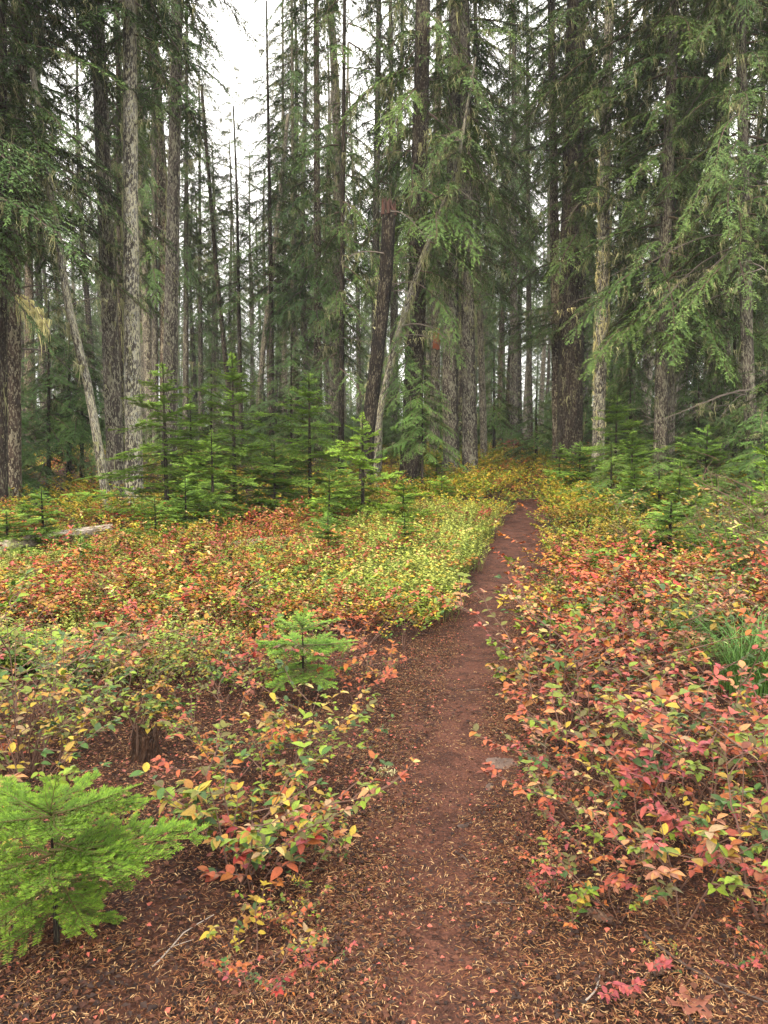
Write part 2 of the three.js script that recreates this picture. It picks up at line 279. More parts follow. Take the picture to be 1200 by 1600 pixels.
// s.crown: [kind, from, to, width factor]; s.boughs: extra boughs [from, to, length, how many, droop, lichen share, direction]; s.dead: [from, to, length, how many, lichen share, direction]; s.lichen: tufts on bark [from, to, how many, share of long streamers, direction]
function dress(o, path, r0, H, s) {
  const r = rng(s.seed), R = (h) => r0 * Math.max(.12, 1 - (s.cone ?? .75) * h / H), fm = foliageMat(s.tint ?? [1, 1, 1]), L = new Tris(), hangOn = (p, n, lmax, w) => { const c = .7 + r() * .55; for (let q = 0; q < n; q++) strand(L, r, V(p.x + (r() - .5) * .06, p.y, p.z + (r() - .5) * .06), .05 + r() * r() * lmax, w * (.7 + r() * .6), [c, c, c * (.85 + r() * .15)]); };
  for (const [kind, from, to, wide = 1] of s.crown ?? []) {
    const set = CROWN[kind], c = set[Math.floor(r() * set.length)], a = path(from), b = path(to), k = (to - from) / c.H, turn = r() * 6.28;
    const q = new THREE.Quaternion().setFromUnitVectors(V(0, 1, 0), b.clone().sub(a).normalize()).multiply(new THREE.Quaternion().setFromAxisAngle(V(0, 1, 0), turn));
    const m = part('crown', c.crown, fm, o); m.position.copy(a); m.quaternion.copy(q); m.scale.set(wide, k, wide);
    if (c.lichen && s.hang !== false) { const l = part('hanging_lichen', c.lichen, MAT.lichen, m); l.userData.kind = 'stuff'; }
  }
  if (s.boughs) {
    const heap = new Heap();
    for (const [from, to, len, n, droop = .3, lichen = .5, side = null] of s.boughs) for (let i = 0; i < n; i++) {
      const h = lerp(from, to, (i + r()) / n), az = side === null ? r() * 6.28 : side + (r() - .5) * 2.2, l = len * (.6 + r() * .6), b = pick(HEM, l, r), c = path(h), g = .8 + r() * .4, M = mat4(V(c.x + Math.cos(az) * R(h) * .8, h, c.z - Math.sin(az) * R(h) * .8), (r() - .5) * .5, az, -droop + (r() - .5) * .3, l / b.L);
      heap.add(b.geo, M, [g, g, g]); if (r() < lichen) for (let j = 0; j < 3 + l * 5; j++) hangOn(boughAxis(b.L, .1 + r() * .7).applyMatrix4(M), 4, .4, .006);
    }
    part('boughs', heap.build(), fm, o).userData.kind = 'stuff';
  }
  if (s.dead) {
    const heap = new Heap();
    for (const [from, to, len, n, lichen = .5, side = null] of s.dead) for (let i = 0; i < n; i++) {
      const h = lerp(from, to, r()), az = side === null ? r() * 6.28 : side + (r() - .5) * 2, l = len * (.4 + r() * .8), b = pick(DEAD, l, r), c = path(h), M = mat4(V(c.x + Math.cos(az) * R(h) * .8, h, c.z - Math.sin(az) * R(h) * .8), (r() - .5) * 2, az, -.1 + (r() - .5) * .6, l / b.L);
      heap.add(b.geo, M, [1, 1, 1]); if (r() < lichen) for (let j = 0; j < 3 + l * 6; j++) hangOn(V(b.L * (.1 + r() * .85), 0, 0).applyMatrix4(M), 4, .35, .006);
    }
    part('dead_branches', heap.build(), MAT.wood, o).userData.kind = 'stuff';
  }
  const n0 = L.p.length;
  for (const [from, to, n, big = 0, side = null] of s.lichen ?? []) for (let i = 0; i < n; i++) { // tufts and streamers on the bark
    const h = lerp(from, to, r()), az = side === null ? r() * 6.28 : side + (r() - .5) * 1.2, c = path(h), q = R(h) * 1.04; hangOn(V(c.x + Math.cos(az) * q, h, c.z - Math.sin(az) * q), r() < big ? 7 : 3, r() < big ? .85 : .13, .0065);
  }
  if (L.p.length) part('bark_lichen', L.build(), s.yellow ? MAT.paleLichen : MAT.lichen, o).userData.kind = 'stuff';
}
let treeSeed = 500;
// s.D distance; s.via pixels of the photograph that the trunk passes, lowest first, from which its place and lean were measured; s.w trunk width there
function tree(name, label, s) {
  s.seed ??= treeSeed++;
  const first = at(s.via[0][0], s.via[0][1], s.D), base = ground(first.x, -s.D);
  const pts = s.via.map(([x, y, dz = 0]) => at(x, y, s.D - dz).sub(base)); if (s.via.length === 1) pts.push(V(pts[0].x, pts[0].y + 8, pts[0].z));
  if (pts[0].y > .6) pts.unshift(V(lerp(pts[0].x, pts[0].x - (pts[1].x - pts[0].x) / (pts[1].y - pts[0].y) * pts[0].y, .8), -.05, pts[0].z));
  const path = curve(pts), r0 = s.w / F * s.D / 2 * .95, H = s.H ?? (at(600, s.top, s.D).y - base.y);
  const o = thing(name, base, label, s.cat ?? 'tree', s.group);
  part('trunk', trunkGeo(path, r0, H, s.seed, s.rough ?? .1, s.cone ?? .75, s.flare ?? .45), BARK[s.bark ?? 'grey'], o);
  dress(o, path, r0, H, s);
  return { o, path, r0, H, base };
}
const up = (D, y) => at(600, y, D).y; // height of a photo row at a distance
// ---- the named trees, left to right
const LEFT = Math.PI, RIGHT = 0, NEAR = -Math.PI / 2, FARW = Math.PI / 2;
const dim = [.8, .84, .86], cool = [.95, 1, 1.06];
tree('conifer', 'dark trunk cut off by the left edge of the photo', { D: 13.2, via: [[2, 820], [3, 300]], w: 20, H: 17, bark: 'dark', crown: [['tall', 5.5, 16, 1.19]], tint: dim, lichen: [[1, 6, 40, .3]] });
tree('conifer', 'dark furrowed conifer with long drooping boughs, second trunk from the left edge', { D: 14, via: [[20, 815], [20, 450], [30, 150]], w: 27, H: 19, bark: 'brown', crown: [['wide', 4.6, 17, 1.00]], tint: dim, dead: [[2.5, 6, 1.2, 8]], lichen: [[1, 9, 50, .3]] });
tree('leaning_tree', 'thin lichen-draped tree leaning left behind the end of the pale log', { D: 13.2, via: [[170, 808], [160, 735], [137, 600], [107, 480], [84, 330]], w: 15, H: 7.2, bark: 'white', rough: .12, cone: .4, flare: .2, boughs: [[5, 7, 0.9, 8, .4, .9]], dead: [[2.2, 6.8, .9, 16, .9]], lichen: [[.4, 6.5, 110, .45]] });
tree('conifer', 'tall straight grey conifer just right of the leaning lichen-draped tree', { D: 15.2, via: [[183, 795], [172, 520], [156, 120], [150, 0]], w: 29, H: 23, bark: 'grey', crown: [['tall', 7.6, 22, 1.03]], tint: cool, dead: [[4, 8, 1.1, 7, .6]], lichen: [[.8, 11, 210, .18]] });
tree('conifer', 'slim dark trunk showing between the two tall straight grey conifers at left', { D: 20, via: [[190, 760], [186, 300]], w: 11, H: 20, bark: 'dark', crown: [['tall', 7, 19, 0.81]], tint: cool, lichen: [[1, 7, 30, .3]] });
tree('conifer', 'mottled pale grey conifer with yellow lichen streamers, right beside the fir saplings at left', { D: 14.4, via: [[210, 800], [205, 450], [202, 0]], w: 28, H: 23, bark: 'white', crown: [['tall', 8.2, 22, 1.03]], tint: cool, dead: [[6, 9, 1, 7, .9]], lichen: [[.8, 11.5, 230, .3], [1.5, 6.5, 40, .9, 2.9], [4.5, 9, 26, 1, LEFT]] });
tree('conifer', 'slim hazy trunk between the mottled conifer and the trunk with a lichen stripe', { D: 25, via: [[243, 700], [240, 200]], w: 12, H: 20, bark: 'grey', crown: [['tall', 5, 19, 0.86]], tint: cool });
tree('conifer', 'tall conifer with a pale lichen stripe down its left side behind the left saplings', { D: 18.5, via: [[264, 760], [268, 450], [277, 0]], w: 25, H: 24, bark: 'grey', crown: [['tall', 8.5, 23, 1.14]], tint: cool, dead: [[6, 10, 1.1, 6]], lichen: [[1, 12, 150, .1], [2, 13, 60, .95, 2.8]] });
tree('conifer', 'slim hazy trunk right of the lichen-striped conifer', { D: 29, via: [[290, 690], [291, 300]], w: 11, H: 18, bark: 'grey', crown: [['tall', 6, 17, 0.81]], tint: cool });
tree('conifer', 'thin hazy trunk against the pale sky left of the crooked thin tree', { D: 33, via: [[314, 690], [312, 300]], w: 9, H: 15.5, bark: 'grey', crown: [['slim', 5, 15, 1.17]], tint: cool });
tree('leaning_tree', 'thin bare tree leaning left against the bright sky gap', { D: 25, via: [[366, 700], [352, 560], [338, 420], [325, 260]], w: 9, H: 11.5, bark: 'dark', cone: .5, flare: .2, crown: [['slim', 6.5, 12.4, .9]], tint: cool, dead: [[3, 8, .8, 7, .4]] });
tree('conifer', 'thin spire-topped conifer standing alone under the bright sky gap', { D: 23, via: [[378, 720], [370, 300], [365, 180]], w: 8, top: 165, bark: 'dark', cone: .7, flare: .2, crown: [['slim', 4.5, 11.6, .85]], tint: cool, dead: [[3, 9, .7, 12, .5]] });
tree('leaning_tree', 'pale thin tree leaning right between the sky gap and the dense green conifers', { D: 26, via: [[398, 700], [412, 540], [428, 400], [440, 280]], w: 10, H: 11, bark: 'pale', cone: .4, flare: .2, dead: [[4, 10, 1, 9, .8]], boughs: [[8, 11, 1, 12, .3, .6]], tint: cool, lichen: [[1, 9, 40, .3]] });
tree('conifer', 'slim dark trunk standing right behind the pale right-leaning tree', { D: 23, via: [[425, 735], [424, 480], [421, 300]], w: 10, H: 13, bark: 'dark', crown: [['slim', 5, 12.5, 1.08]], tint: cool });
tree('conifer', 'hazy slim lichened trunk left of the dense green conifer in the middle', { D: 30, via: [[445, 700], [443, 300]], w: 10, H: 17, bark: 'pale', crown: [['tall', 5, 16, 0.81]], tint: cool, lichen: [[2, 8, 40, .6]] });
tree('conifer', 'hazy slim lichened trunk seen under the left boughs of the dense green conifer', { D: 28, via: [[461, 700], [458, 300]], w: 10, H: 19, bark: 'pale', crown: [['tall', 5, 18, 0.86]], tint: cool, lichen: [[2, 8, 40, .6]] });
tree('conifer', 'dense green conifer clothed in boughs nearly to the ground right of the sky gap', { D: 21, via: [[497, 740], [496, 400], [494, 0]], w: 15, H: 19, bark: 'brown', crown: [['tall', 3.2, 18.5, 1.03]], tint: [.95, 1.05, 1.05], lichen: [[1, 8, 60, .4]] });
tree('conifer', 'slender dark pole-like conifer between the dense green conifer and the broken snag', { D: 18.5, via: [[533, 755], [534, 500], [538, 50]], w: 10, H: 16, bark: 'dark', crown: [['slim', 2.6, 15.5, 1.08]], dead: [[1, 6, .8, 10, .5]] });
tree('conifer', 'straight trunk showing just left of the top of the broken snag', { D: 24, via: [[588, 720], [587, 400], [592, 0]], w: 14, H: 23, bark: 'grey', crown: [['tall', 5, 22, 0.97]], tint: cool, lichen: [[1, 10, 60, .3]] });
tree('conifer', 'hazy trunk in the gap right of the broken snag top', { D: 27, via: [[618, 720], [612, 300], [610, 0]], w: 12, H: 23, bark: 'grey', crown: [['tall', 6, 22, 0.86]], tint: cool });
const snag = tree('broken_snag', 'dark broken-off dead trunk leaning right with a splintered reddish top', { D: 15.6, via: [[571, 790], [574, 680], [590, 550], [603, 430], [608, 325]], w: 24, top: 330, bark: 'charred', rough: .07, cone: .12, flare: .2, cat: 'dead tree', dead: [[4, 5.6, .8, 4, .7]], lichen: [[.8, 5, 46, .35, LEFT]] });
tree('leaning_tree', 'pale crooked lichened tree bowed to the right behind the broken snag', { D: 16.4, via: [[588, 770], [592, 650], [612, 560], [632, 490], [655, 415], [690, 325], [712, 275, .3], [728, 180, .3]], w: 15, H: 8.6, bark: 'white', rough: .13, cone: .8, flare: .2, boughs: [[4.4, 8.5, 1.3, 22, .35, .9]], dead: [[2.8, 7, 1.2, 10, .9]], lichen: [[1.5, 7, 120, .4], [3.4, 4.1, 18, 1]] });
tree('conifer', 'big dark conifer with a bark flare standing behind the brightest fir sapling', { D: 17.2, via: [[640, 775], [650, 500], [656, 250], [661, 0]], w: 34, H: 24, bark: 'dark', cone: .85, crown: [['tall', 5, 23, 1.08]], boughs: [[1.9, 5, 1.5, 14, .55, .4]], dead: [[4, 9, 1, 8]], lichen: [[1, 10, 50, .2]] });
const peeled = tree('conifer', 'trunk with an orange peeled patch left of the pair beside the path', { D: 24, via: [[679, 732], [681, 480], [684, 200]], w: 17, H: 22, bark: 'pale', crown: [['tall', 6.5, 21, 0.86]], tint: cool, lichen: [[1, 7, 90, .25]] });
tree('conifer', 'left one of the pair of tall trunks with exposed roots beside the path', { D: 19.6, via: [[706, 757], [703, 600], [708, 300], [711, 0]], w: 27, H: 25, bark: 'grey', crown: [['tall', 7.2, 24, 1.08]], dead: [[4, 9, 1, 9, .9]], lichen: [[.8, 12, 260, .2], [3.5, 7, 60, .9]] });
tree('conifer', 'right one of the pair of tall trunks with exposed roots beside the path', { D: 19.4, via: [[735, 757], [732, 560], [729, 300]], w: 25, H: 21, bark: 'grey', crown: [['tall', 8, 20, 1.03]], boughs: [[5.2, 8, 1.7, 25, .35, .9]], dead: [[4, 7, 1.1, 9, .9]], lichen: [[.8, 8, 190, .25], [3.6, 7.5, 70, .95]] });
tree('conifer', 'lichen-curtained trunk just right of the pair with exposed roots', { D: 24, via: [[757, 725], [748, 430], [745, 200]], w: 12, H: 18, bark: 'pale', crown: [['tall', 5, 17, 0.92]], dead: [[4, 8, 1.2, 10, .9]], lichen: [[3, 9, 90, .95]] });
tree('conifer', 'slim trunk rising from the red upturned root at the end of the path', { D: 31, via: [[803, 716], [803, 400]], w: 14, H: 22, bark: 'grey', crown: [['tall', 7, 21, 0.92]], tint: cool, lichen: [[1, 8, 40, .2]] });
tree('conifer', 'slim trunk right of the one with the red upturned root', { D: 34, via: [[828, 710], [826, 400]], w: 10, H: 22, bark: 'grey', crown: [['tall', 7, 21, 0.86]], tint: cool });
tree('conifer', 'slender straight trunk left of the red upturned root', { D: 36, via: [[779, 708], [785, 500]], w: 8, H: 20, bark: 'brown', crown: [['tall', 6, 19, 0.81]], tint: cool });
tree('conifer', 'massive dark conifer right of where the path ends', { D: 21.5, via: [[890, 712], [893, 450], [899, 100]], w: 43, H: 26, bark: 'dark', rough: .13, cone: .7, crown: [['tall', 5.6, 25, 1.24]], boughs: [[3.6, 4.5, 1.8, 6, .1, .9, -2.4]], dead: [[7, 11, 2, 8, 1]], lichen: [[1, 11, 170, .45]] });
tree('conifer', 'narrower trunk pressed against the left side of the massive dark conifer', { D: 21.9, via: [[872, 712], [868, 450], [864, 200]], w: 18, H: 22, bark: 'brown', crown: [['tall', 8, 21, 1.03]], boughs: [[3.4, 4.3, 1.9, 7, .1, .9, LEFT]], lichen: [[1, 11, 90, .5]] });
tree('conifer', 'pale trunk cloaked in yellow lichen right of the massive dark conifer', { D: 18.6, via: [[934, 725], [940, 520], [945, 300], [951, 60]], w: 21, H: 20, bark: 'white', yellow: true, rough: .14, cone: .6, crown: [['tall', 6.6, 19, 1.25]], boughs: [[4.6, 9, 2.2, 12, .25, .7, -.4]], dead: [[4, 8, 1, 6, .9]], lichen: [[1.2, 8, 120, .4], [2.6, 8, 100, .95]] });
tree('conifer', 'grey-brown trunk rising from the saplings under the right-hand curtain of boughs', { D: 17, via: [[1031, 750], [1036, 500], [1048, 150]], w: 23, H: 21, bark: 'grey', crown: [['wide', 3.3, 18, 1]], dead: [[3, 6, 1.6, 10, .8]], tint: [1.02, 1.06, .98], lichen: [[.8, 7, 60, .4]] });
tree('conifer', 'thinner trunk right behind the grey-brown trunk among the right saplings', { D: 18.5, via: [[1048, 735], [1049, 500]], w: 13, H: 17, bark: 'pale', crown: [['tall', 5, 16, 1.08]], lichen: [[1, 6, 60, .4]] });
tree('conifer', 'broad lichen-grey trunk half hidden by boughs in the right background', { D: 21, via: [[1122, 720], [1125, 400]], w: 34, H: 23, bark: 'pale', crown: [['wide', 3.6, 22, 1]], dead: [[2.5, 7, 2, 12, .9, LEFT]], lichen: [[1, 8, 110, .5]] });
tree('conifer', 'straight dark-grey trunk near the right edge with bare crooked lower branches', { D: 15, via: [[1178, 760], [1168, 560], [1160, 150]], w: 21, H: 20, bark: 'grey', crown: [['wide', 4.4, 19, .85]], dead: [[1.5, 5.5, 2, 12, .5, LEFT]], lichen: [[.8, 7, 50, .3]] });
tree('conifer', 'conifer beyond the right edge whose boughs reach into the photo', { D: 16.5, via: [[1300, 800], [1295, 300]], w: 26, H: 20, bark: 'brown', crown: [['wide', 2.4, 18, 0.96]] });
tree('conifer', 'conifer beyond the left edge whose dark boughs hang into the top left corner', { D: 12, via: [[-95, 830], [-95, 300]], w: 26, H: 20, bark: 'brown', crown: [['wide', 4, 18, 0.89]], tint: dim });
// understorey hemlocks
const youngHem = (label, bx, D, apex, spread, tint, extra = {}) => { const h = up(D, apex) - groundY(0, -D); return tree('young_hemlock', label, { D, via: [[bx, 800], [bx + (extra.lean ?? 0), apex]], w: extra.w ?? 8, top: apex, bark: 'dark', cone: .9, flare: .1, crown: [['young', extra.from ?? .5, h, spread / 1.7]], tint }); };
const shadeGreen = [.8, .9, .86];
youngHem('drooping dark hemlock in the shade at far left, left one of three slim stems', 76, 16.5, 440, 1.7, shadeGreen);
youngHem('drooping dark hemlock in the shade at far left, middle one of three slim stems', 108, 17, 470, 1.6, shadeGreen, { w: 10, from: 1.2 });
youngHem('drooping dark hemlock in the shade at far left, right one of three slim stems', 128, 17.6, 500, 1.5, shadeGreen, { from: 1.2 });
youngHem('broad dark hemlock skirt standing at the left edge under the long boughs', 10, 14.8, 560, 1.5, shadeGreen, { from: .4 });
youngHem('wide young hemlock filling the gap below the mossy boughs in the right middle', 985, 20, 585, 1.7, [.9, 1, .8], { from: .3 });
youngHem('bushy young hemlock left of the bare crooked branches at right', 1092, 16.5, 600, 1.6, [.9, 1, .9], { from: .2 });
youngHem('bushy young hemlock at the right edge behind the yellow shrubs', 1200, 14, 560, 1.6, [.8, .9, .8], { from: .2 });
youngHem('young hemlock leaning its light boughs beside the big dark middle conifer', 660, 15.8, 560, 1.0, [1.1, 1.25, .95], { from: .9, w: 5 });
youngHem('tall young hemlock rising between the lichen-cloaked trunk and the grey-brown trunk', 985, 23, 380, 1.7, [.95, 1.05, .85], { from: .6 });
youngHem('tall young hemlock between the broad lichen-grey trunk and the right edge trunk', 1148, 19.5, 330, 1.9, [.9, 1, .85], { from: .8 });
youngHem('tall young hemlock left of the broad lichen-grey trunk', 1085, 22, 400, 1.8, [.9, 1, .85], { from: .5 });
youngHem('young hemlock in the gap between the pair beside the path and the path end', 772, 27, 520, 1.5, [1, 1.1, .8], { from: .8, w: 6 });
youngHem('young hemlock between the orange-patched trunk and the big dark conifer', 664, 25, 470, 1.5, [1, 1.1, .85], { from: .8, w: 6 });
youngHem('young hemlock close behind the left fir saplings', 330, 19, 560, 1.5, [1, 1.1, .85], { from: .5, w: 6 });
youngHem('low bushy hemlock right of the path before the lichen-cloaked trunk', 955, 13.5, 690, 1.0, [1.15, 1.25, .8], { from: .1, w: 5 });
youngHem('dark bushy hemlock among the yellow shrubs at the right, nearer the viewer', 1120, 9, 735, .9, [1.1, 1.15, .8], { from: .05, w: 5 });
youngHem('bushy hemlock between the grey-brown trunk and the yellow shrubs at right', 1030, 12, 690, 1.0, [1.15, 1.25, .8], { from: .1, w: 5 });
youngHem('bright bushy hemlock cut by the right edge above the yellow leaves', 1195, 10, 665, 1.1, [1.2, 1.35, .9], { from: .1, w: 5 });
youngHem('low dark hemlock at the right edge just behind the long grass', 1180, 6.4, 840, .75, [1.05, 1.1, .75], { from: .03, w: 4 });
youngHem('young hemlock half hidden between the massive dark conifer and the path end', 838, 23, 590, 1.4, [.9, 1, .8], { from: .4, w: 6 });
youngHem('young hemlock growing in front of the dense green conifer at centre', 455, 18, 520, 1.6, [.9, 1, .9], { from: 1, w: 7 });

{ // splinters of the snag's broken top, and peeled bark patches
  const T = new Tris(), r = rng(77), R = .17;
  for (let i = 0; i < 34; i++) { const a = r() * 6.28, q = R * Math.sqrt(r()) * .95, l = .05 + r() * .24, p = V(Math.cos(a) * q, -.08, Math.sin(a) * q), c = mix3([.06, .02, .011], [.028, .016, .011], r()); T.limb([p, V(p.x * .95, l * .6, p.z * .95), V(p.x + (r() - .5) * .05, l, p.z + (r() - .5) * .05)], .02 + r() * .018, .004, 5, c); }
  const m = part('splintered_top', T.build(), MAT.wood, snag.o); m.position.copy(snag.path(snag.H));
  const patch = new THREE.CylinderGeometry(peeled.r0 * .99, peeled.r0 * 1.03, .62, 14, 6, true, -.6, 1.5), pm = new THREE.MeshStandardMaterial({ color: new THREE.Color().setRGB(.3, .085, .035), roughness: .85, side: THREE.DoubleSide, bumpMap: soilHeight, bumpScale: .02 });
  const pp = patch.attributes.position; for (let i = 0; i < pp.count; i++) { const k = 1 + .06 * noise(pp.getX(i) * 9, pp.getY(i) * 7, 3); pp.setX(i, pp.getX(i) * k); pp.setY(i, pp.getY(i) * (1 + .25 * noise(pp.getX(i) * 8, 2, 1))); } patch.computeVertexNormals();
  const b = part('peeled_patch', patch, pm, peeled.o); b.position.copy(peeled.path(at(0, 530, 24).y - peeled.base.y)); b.userData.label = 'orange patch where the bark is peeled off';
}

// ---- the forest behind: six shapes, each copy a tree of its own
{
  const protos = []; for (let i = 0; i < 6; i++) {
    const H = [19, 22, 24, 20, 23, 21][i], o = new THREE.Group(), path = (h) => V(.15 * Math.sin(h * .25 + i), h, .12 * Math.sin(h * .3 + i * 2)), r0 = [.17, .21, .24, .15, .2, .18][i];
    part('trunk', trunkGeo(path, r0, H, 800 + i, .09), BARK[['grey', 'brown', 'pale', 'grey', 'dark', 'pale'][i]], o);
    dress(o, path, r0, H, { seed: 820 + i, crown: [[['tall', 'tall', 'tall', 'slim', 'tall', 'slim'][i], [6, 8.5, 7, 5, 9, 7.5][i], H - .2, [.95, 1, 1.1, 1.25, 1, 1.3][i]]], dead: [[2, 7, 1, 7, .8]], lichen: [[1, 9, 50, .4]] }); protos.push(o);
  }
  const r = rng(907), spots = [], marks = [[60, 'the long drooping boughs at far left'], [165, 'the leaning lichen-draped tree'], [235, 'the mottled pale conifer'], [300, 'the conifer with the lichen stripe'], [390, 'the bright sky gap'], [460, 'the pale right-leaning thin tree'], [545, 'the dense green conifer'], [612, 'the broken snag'], [668, 'the big dark middle conifer'], [765, 'the pair of trunks beside the path'], [865, 'the upturned red root'], [920, 'the massive dark conifer'], [990, 'the lichen-cloaked pale trunk'], [1080, 'the grey-brown trunk at right'], [1150, 'the broad lichen-grey trunk'], [1e9, 'the straight trunk near the right edge']], barkWord = ['grey-barked', 'brown-barked', 'pale-barked', 'slim grey-barked', 'dark-barked', 'slim pale-barked'];
  for (let tries = 0; tries < 4000 && spots.length < 165; tries++) {
    const D = 25 + Math.pow(r(), 1.2) * 55, x = (r() * 2 - 1) * (D * .56 + 2), px = 600 + F * x / D;
    if (spots.some(([a, b]) => (a - x) ** 2 + (b - D) ** 2 < 5.5) || Math.abs(x - trail(D)[0]) < 1.6 && D < 40) continue;
    let hmax = 30; if (px > 285 && px < 455) { if (r() < .2) continue; const row = 170 + 330 * Math.pow(r(), .8); hmax = at(600, row, D).y - groundY(x, -D); if (hmax < 4) continue; }
    if (px > 745 && px < 870 && D < 38) continue;
    if (px < 330 && px > 285 && D < 34) continue;
    spots.push([x, D, px, hmax]);
  }
  for (const [px, D, row] of [[345, 48, 225], [396, 52, 200], [318, 44, 300], [420, 46, 265], [372, 60, 290], [302, 55, 215], [333, 66, 340], [408, 70, 320]]) { const x = (px - 600) / F * D; spots.push([x, D, px, at(600, row, D).y - groundY(x, -D)]); }
  const hs = [19, 22, 24, 20, 23, 21];
  spots.forEach(([x, D, px, hmax]) => {
    const k = (r() * 6) | 0, c = protos[k].clone(); let s = .85 + r() * .35; if (hs[k] * s > hmax) s = hmax / hs[k];
    c.name = numbered('conifer'); c.position.copy(ground(x, -D)); c.rotation.y = r() * 6.28; c.scale.set(s * .75 + .25, s, s * .75 + .25); c.rotation.z = (r() - .5) * .05;
    const m = marks.find(([a]) => px < a)[1], way = `${D < 36 ? 'some way' : D < 52 ? 'well' : 'far'} ${m.includes('gap') ? 'back below' : 'behind'} ${m}`; tag(c, `${barkWord[k]} conifer ${way}`, 'tree', `${barkWord[k]} conifers ${way}`); scene.add(c);
  });
  // young growth between the far trunks
  const yp = [0, 1].map((i) => { const o = new THREE.Group(), path = (h) => V(0, h, 0); part('trunk', trunkGeo(path, .05, 5, 860 + i, .05, .9, .1), BARK.dark, o); part('crown', CROWN.young[i].crown, foliageMat([1, 1.1, .85]), o).position.y = .15; return o; });
  for (let n = 0, tries = 0; n < 130 && tries < 3000; tries++) {
    const D = 24 + Math.pow(r(), 1.3) * 45, x = (r() * 2 - 1) * (D * .52 + 2), px = 600 + F * x / D; if (Math.abs(x - trail(D)[0]) < 2 && D < 40) continue;
    const c = yp[(r() * 2) | 0].clone(), s = .3 + r() * (px > 640 ? r() * 1.25 : r() * .85); c.name = numbered('young_hemlock'); c.position.copy(ground(x, -D)); c.rotation.y = r() * 6.28; c.scale.set(s * 1.1, s, s * 1.1);
    const m = marks.find(([a]) => px < a)[1], way = `${D < 36 ? 'some way' : 'far'} ${m.includes('gap') ? 'back below' : 'behind'} ${m}`, w = s < .5 ? 'low' : s < .9 ? 'bushy' : 'tall'; tag(c, `${w} green young hemlock ${way}`, 'tree', `${w} young hemlocks ${way}`); scene.add(c); n++;
  }
  // the wood beyond, which reads as one mass
  const far = new THREE.Group(); far.name = 'distant_wood'; tag(far, 'distant wood of pale trunks and boughs closing the view', 'wood', null, 'stuff'); scene.add(far);
  const lists = [[], [], []];
  for (let i = 0; i < 220; i++) { const D = 78 + r() * 60, x = (r() * 2 - 1) * (D * .56 + 4), px = 600 + F * x / D, s = (px > 290 && px < 450 ? .55 : 1) * (.8 + r() * .4), M = mat4(ground(x, -D), 0, r() * 6.28, 0, V(1.15, s, 1.15)); lists[i % 3].push([M]); }
  lists.forEach((l, i) => { const p = protos[[0, 3, 5][i]], cr = p.children.find((c) => c.name === 'crown'); cr.updateMatrix(); inst('trunk', p.children[0].geometry, p.children[0].material, l, far); inst('crown', cr.geometry, cr.material, l.map(([m]) => [m.clone().multiply(cr.matrix)]), far); });
  const low = []; for (let i = 0; i < 260; i++) { const D = 60 + r() * 70, x = (r() * 2 - 1) * (D * .56 + 4); low.push([mat4(ground(x, -D), 0, r() * 6.28, 0, .5 + r() * .9)]); }
  inst('young_growth', CROWN.young[0].crown, foliageMat([1, 1.1, .85]), low, far);
}
// ------------------------------------------------------------------ fir saplings
const FIRB = [[.3, 201], [.3, 202], [.6, 203], [.6, 204], [1.0, 205], [1.0, 206]].map(([L, s]) => ({ L, geo: firBough(s, L, false) }));
function firShape(seed, H, spread, gap) { // whorls of boughs up a straight stem
  const r = rng(seed), heap = new Heap(); let h = H * .06;
  while (h < H * .97) {
    const t = h / H, n = 3 + (r() * 3.2 | 0), a0 = r() * 6.28;
    for (let i = 0; i < n; i++) { const l = Math.max(.09, spread * Math.pow(1 - t, .7) * (.5 + r() * .8)), b = pick(FIRB, l, r), g = .8 + r() * .4; heap.add(b.geo, mat4(V(0, h + (r() - .5) * gap * 1.1, 0), (r() - .5) * .5, a0 + i / n * 6.28 + r() * .7, lerp(-.1, .45, t * t) + (r() - .55) * .7, l / b.L), [g, g, g * (.9 + r() * .2)]); }
    h += gap * (.75 + r() * .5) * (t > .7 ? .8 : 1);
  }
  const lead = FIRB[0]; heap.add(lead.geo, mat4(V(0, H * .93, 0), 0, 0, 1.5, H * .05 / lead.L + .1), [1, 1, 1]);
  return { H, crown: heap.build(), trunk: trunkGeo((h) => V(0, h, 0), .012 + H * .009, H, seed, .05, .85, .1) };
}
const FIR = { big: [firShape(221, 3.4, 1.3, .2), firShape(222, 3.4, 1.15, .24), firShape(223, 3.0, 1.35, .19)], small: [firShape(224, 1.3, .62, .1), firShape(225, 1.2, .68, .1)] };
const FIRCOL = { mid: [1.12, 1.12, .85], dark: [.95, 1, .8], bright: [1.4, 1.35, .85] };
let firN = 0;
function sapling(label, px, py, D, apex, tone = 'mid', wide = 1, group) { // px, py: where its foot is in the photograph; D when the foot is hidden
  const base = D ? ground(at(px, py, D).x, -D) : onGround(px, py), H = up(-base.z, apex) - base.y, set = H > 1.9 ? FIR.big : FIR.small, f = set[firN++ % set.length], k = H / f.H, o = thing('fir_sapling', base, label, 'sapling', group);
  o.rotation.y = firN * 1.9; wide *= 1.2; o.scale.set(lerp(k, 1, .3) * wide, k, lerp(k, 1, .3) * wide);
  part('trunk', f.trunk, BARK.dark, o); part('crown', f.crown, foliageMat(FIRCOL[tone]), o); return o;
}
sapling('tall slender fir sapling, leftmost of the group in front of the lichen-striped conifer', 262, 830, 11.5, 565, 'mid');
sapling('fir sapling with an open stem, second from the left of the left group', 302, 820, 12, 615, 'mid', .9);
sapling('bushy fir sapling in the middle of the left group', 334, 838, 10.8, 672, 'mid', 1.05);
sapling('tall fir sapling with a bare dark stem at the right end of the left group', 368, 825, 12.4, 548, 'mid', .95);
sapling('dense low fir sapling filling the foot of the left group', 292, 855, 10.2, 745, 'dark', 1.15);
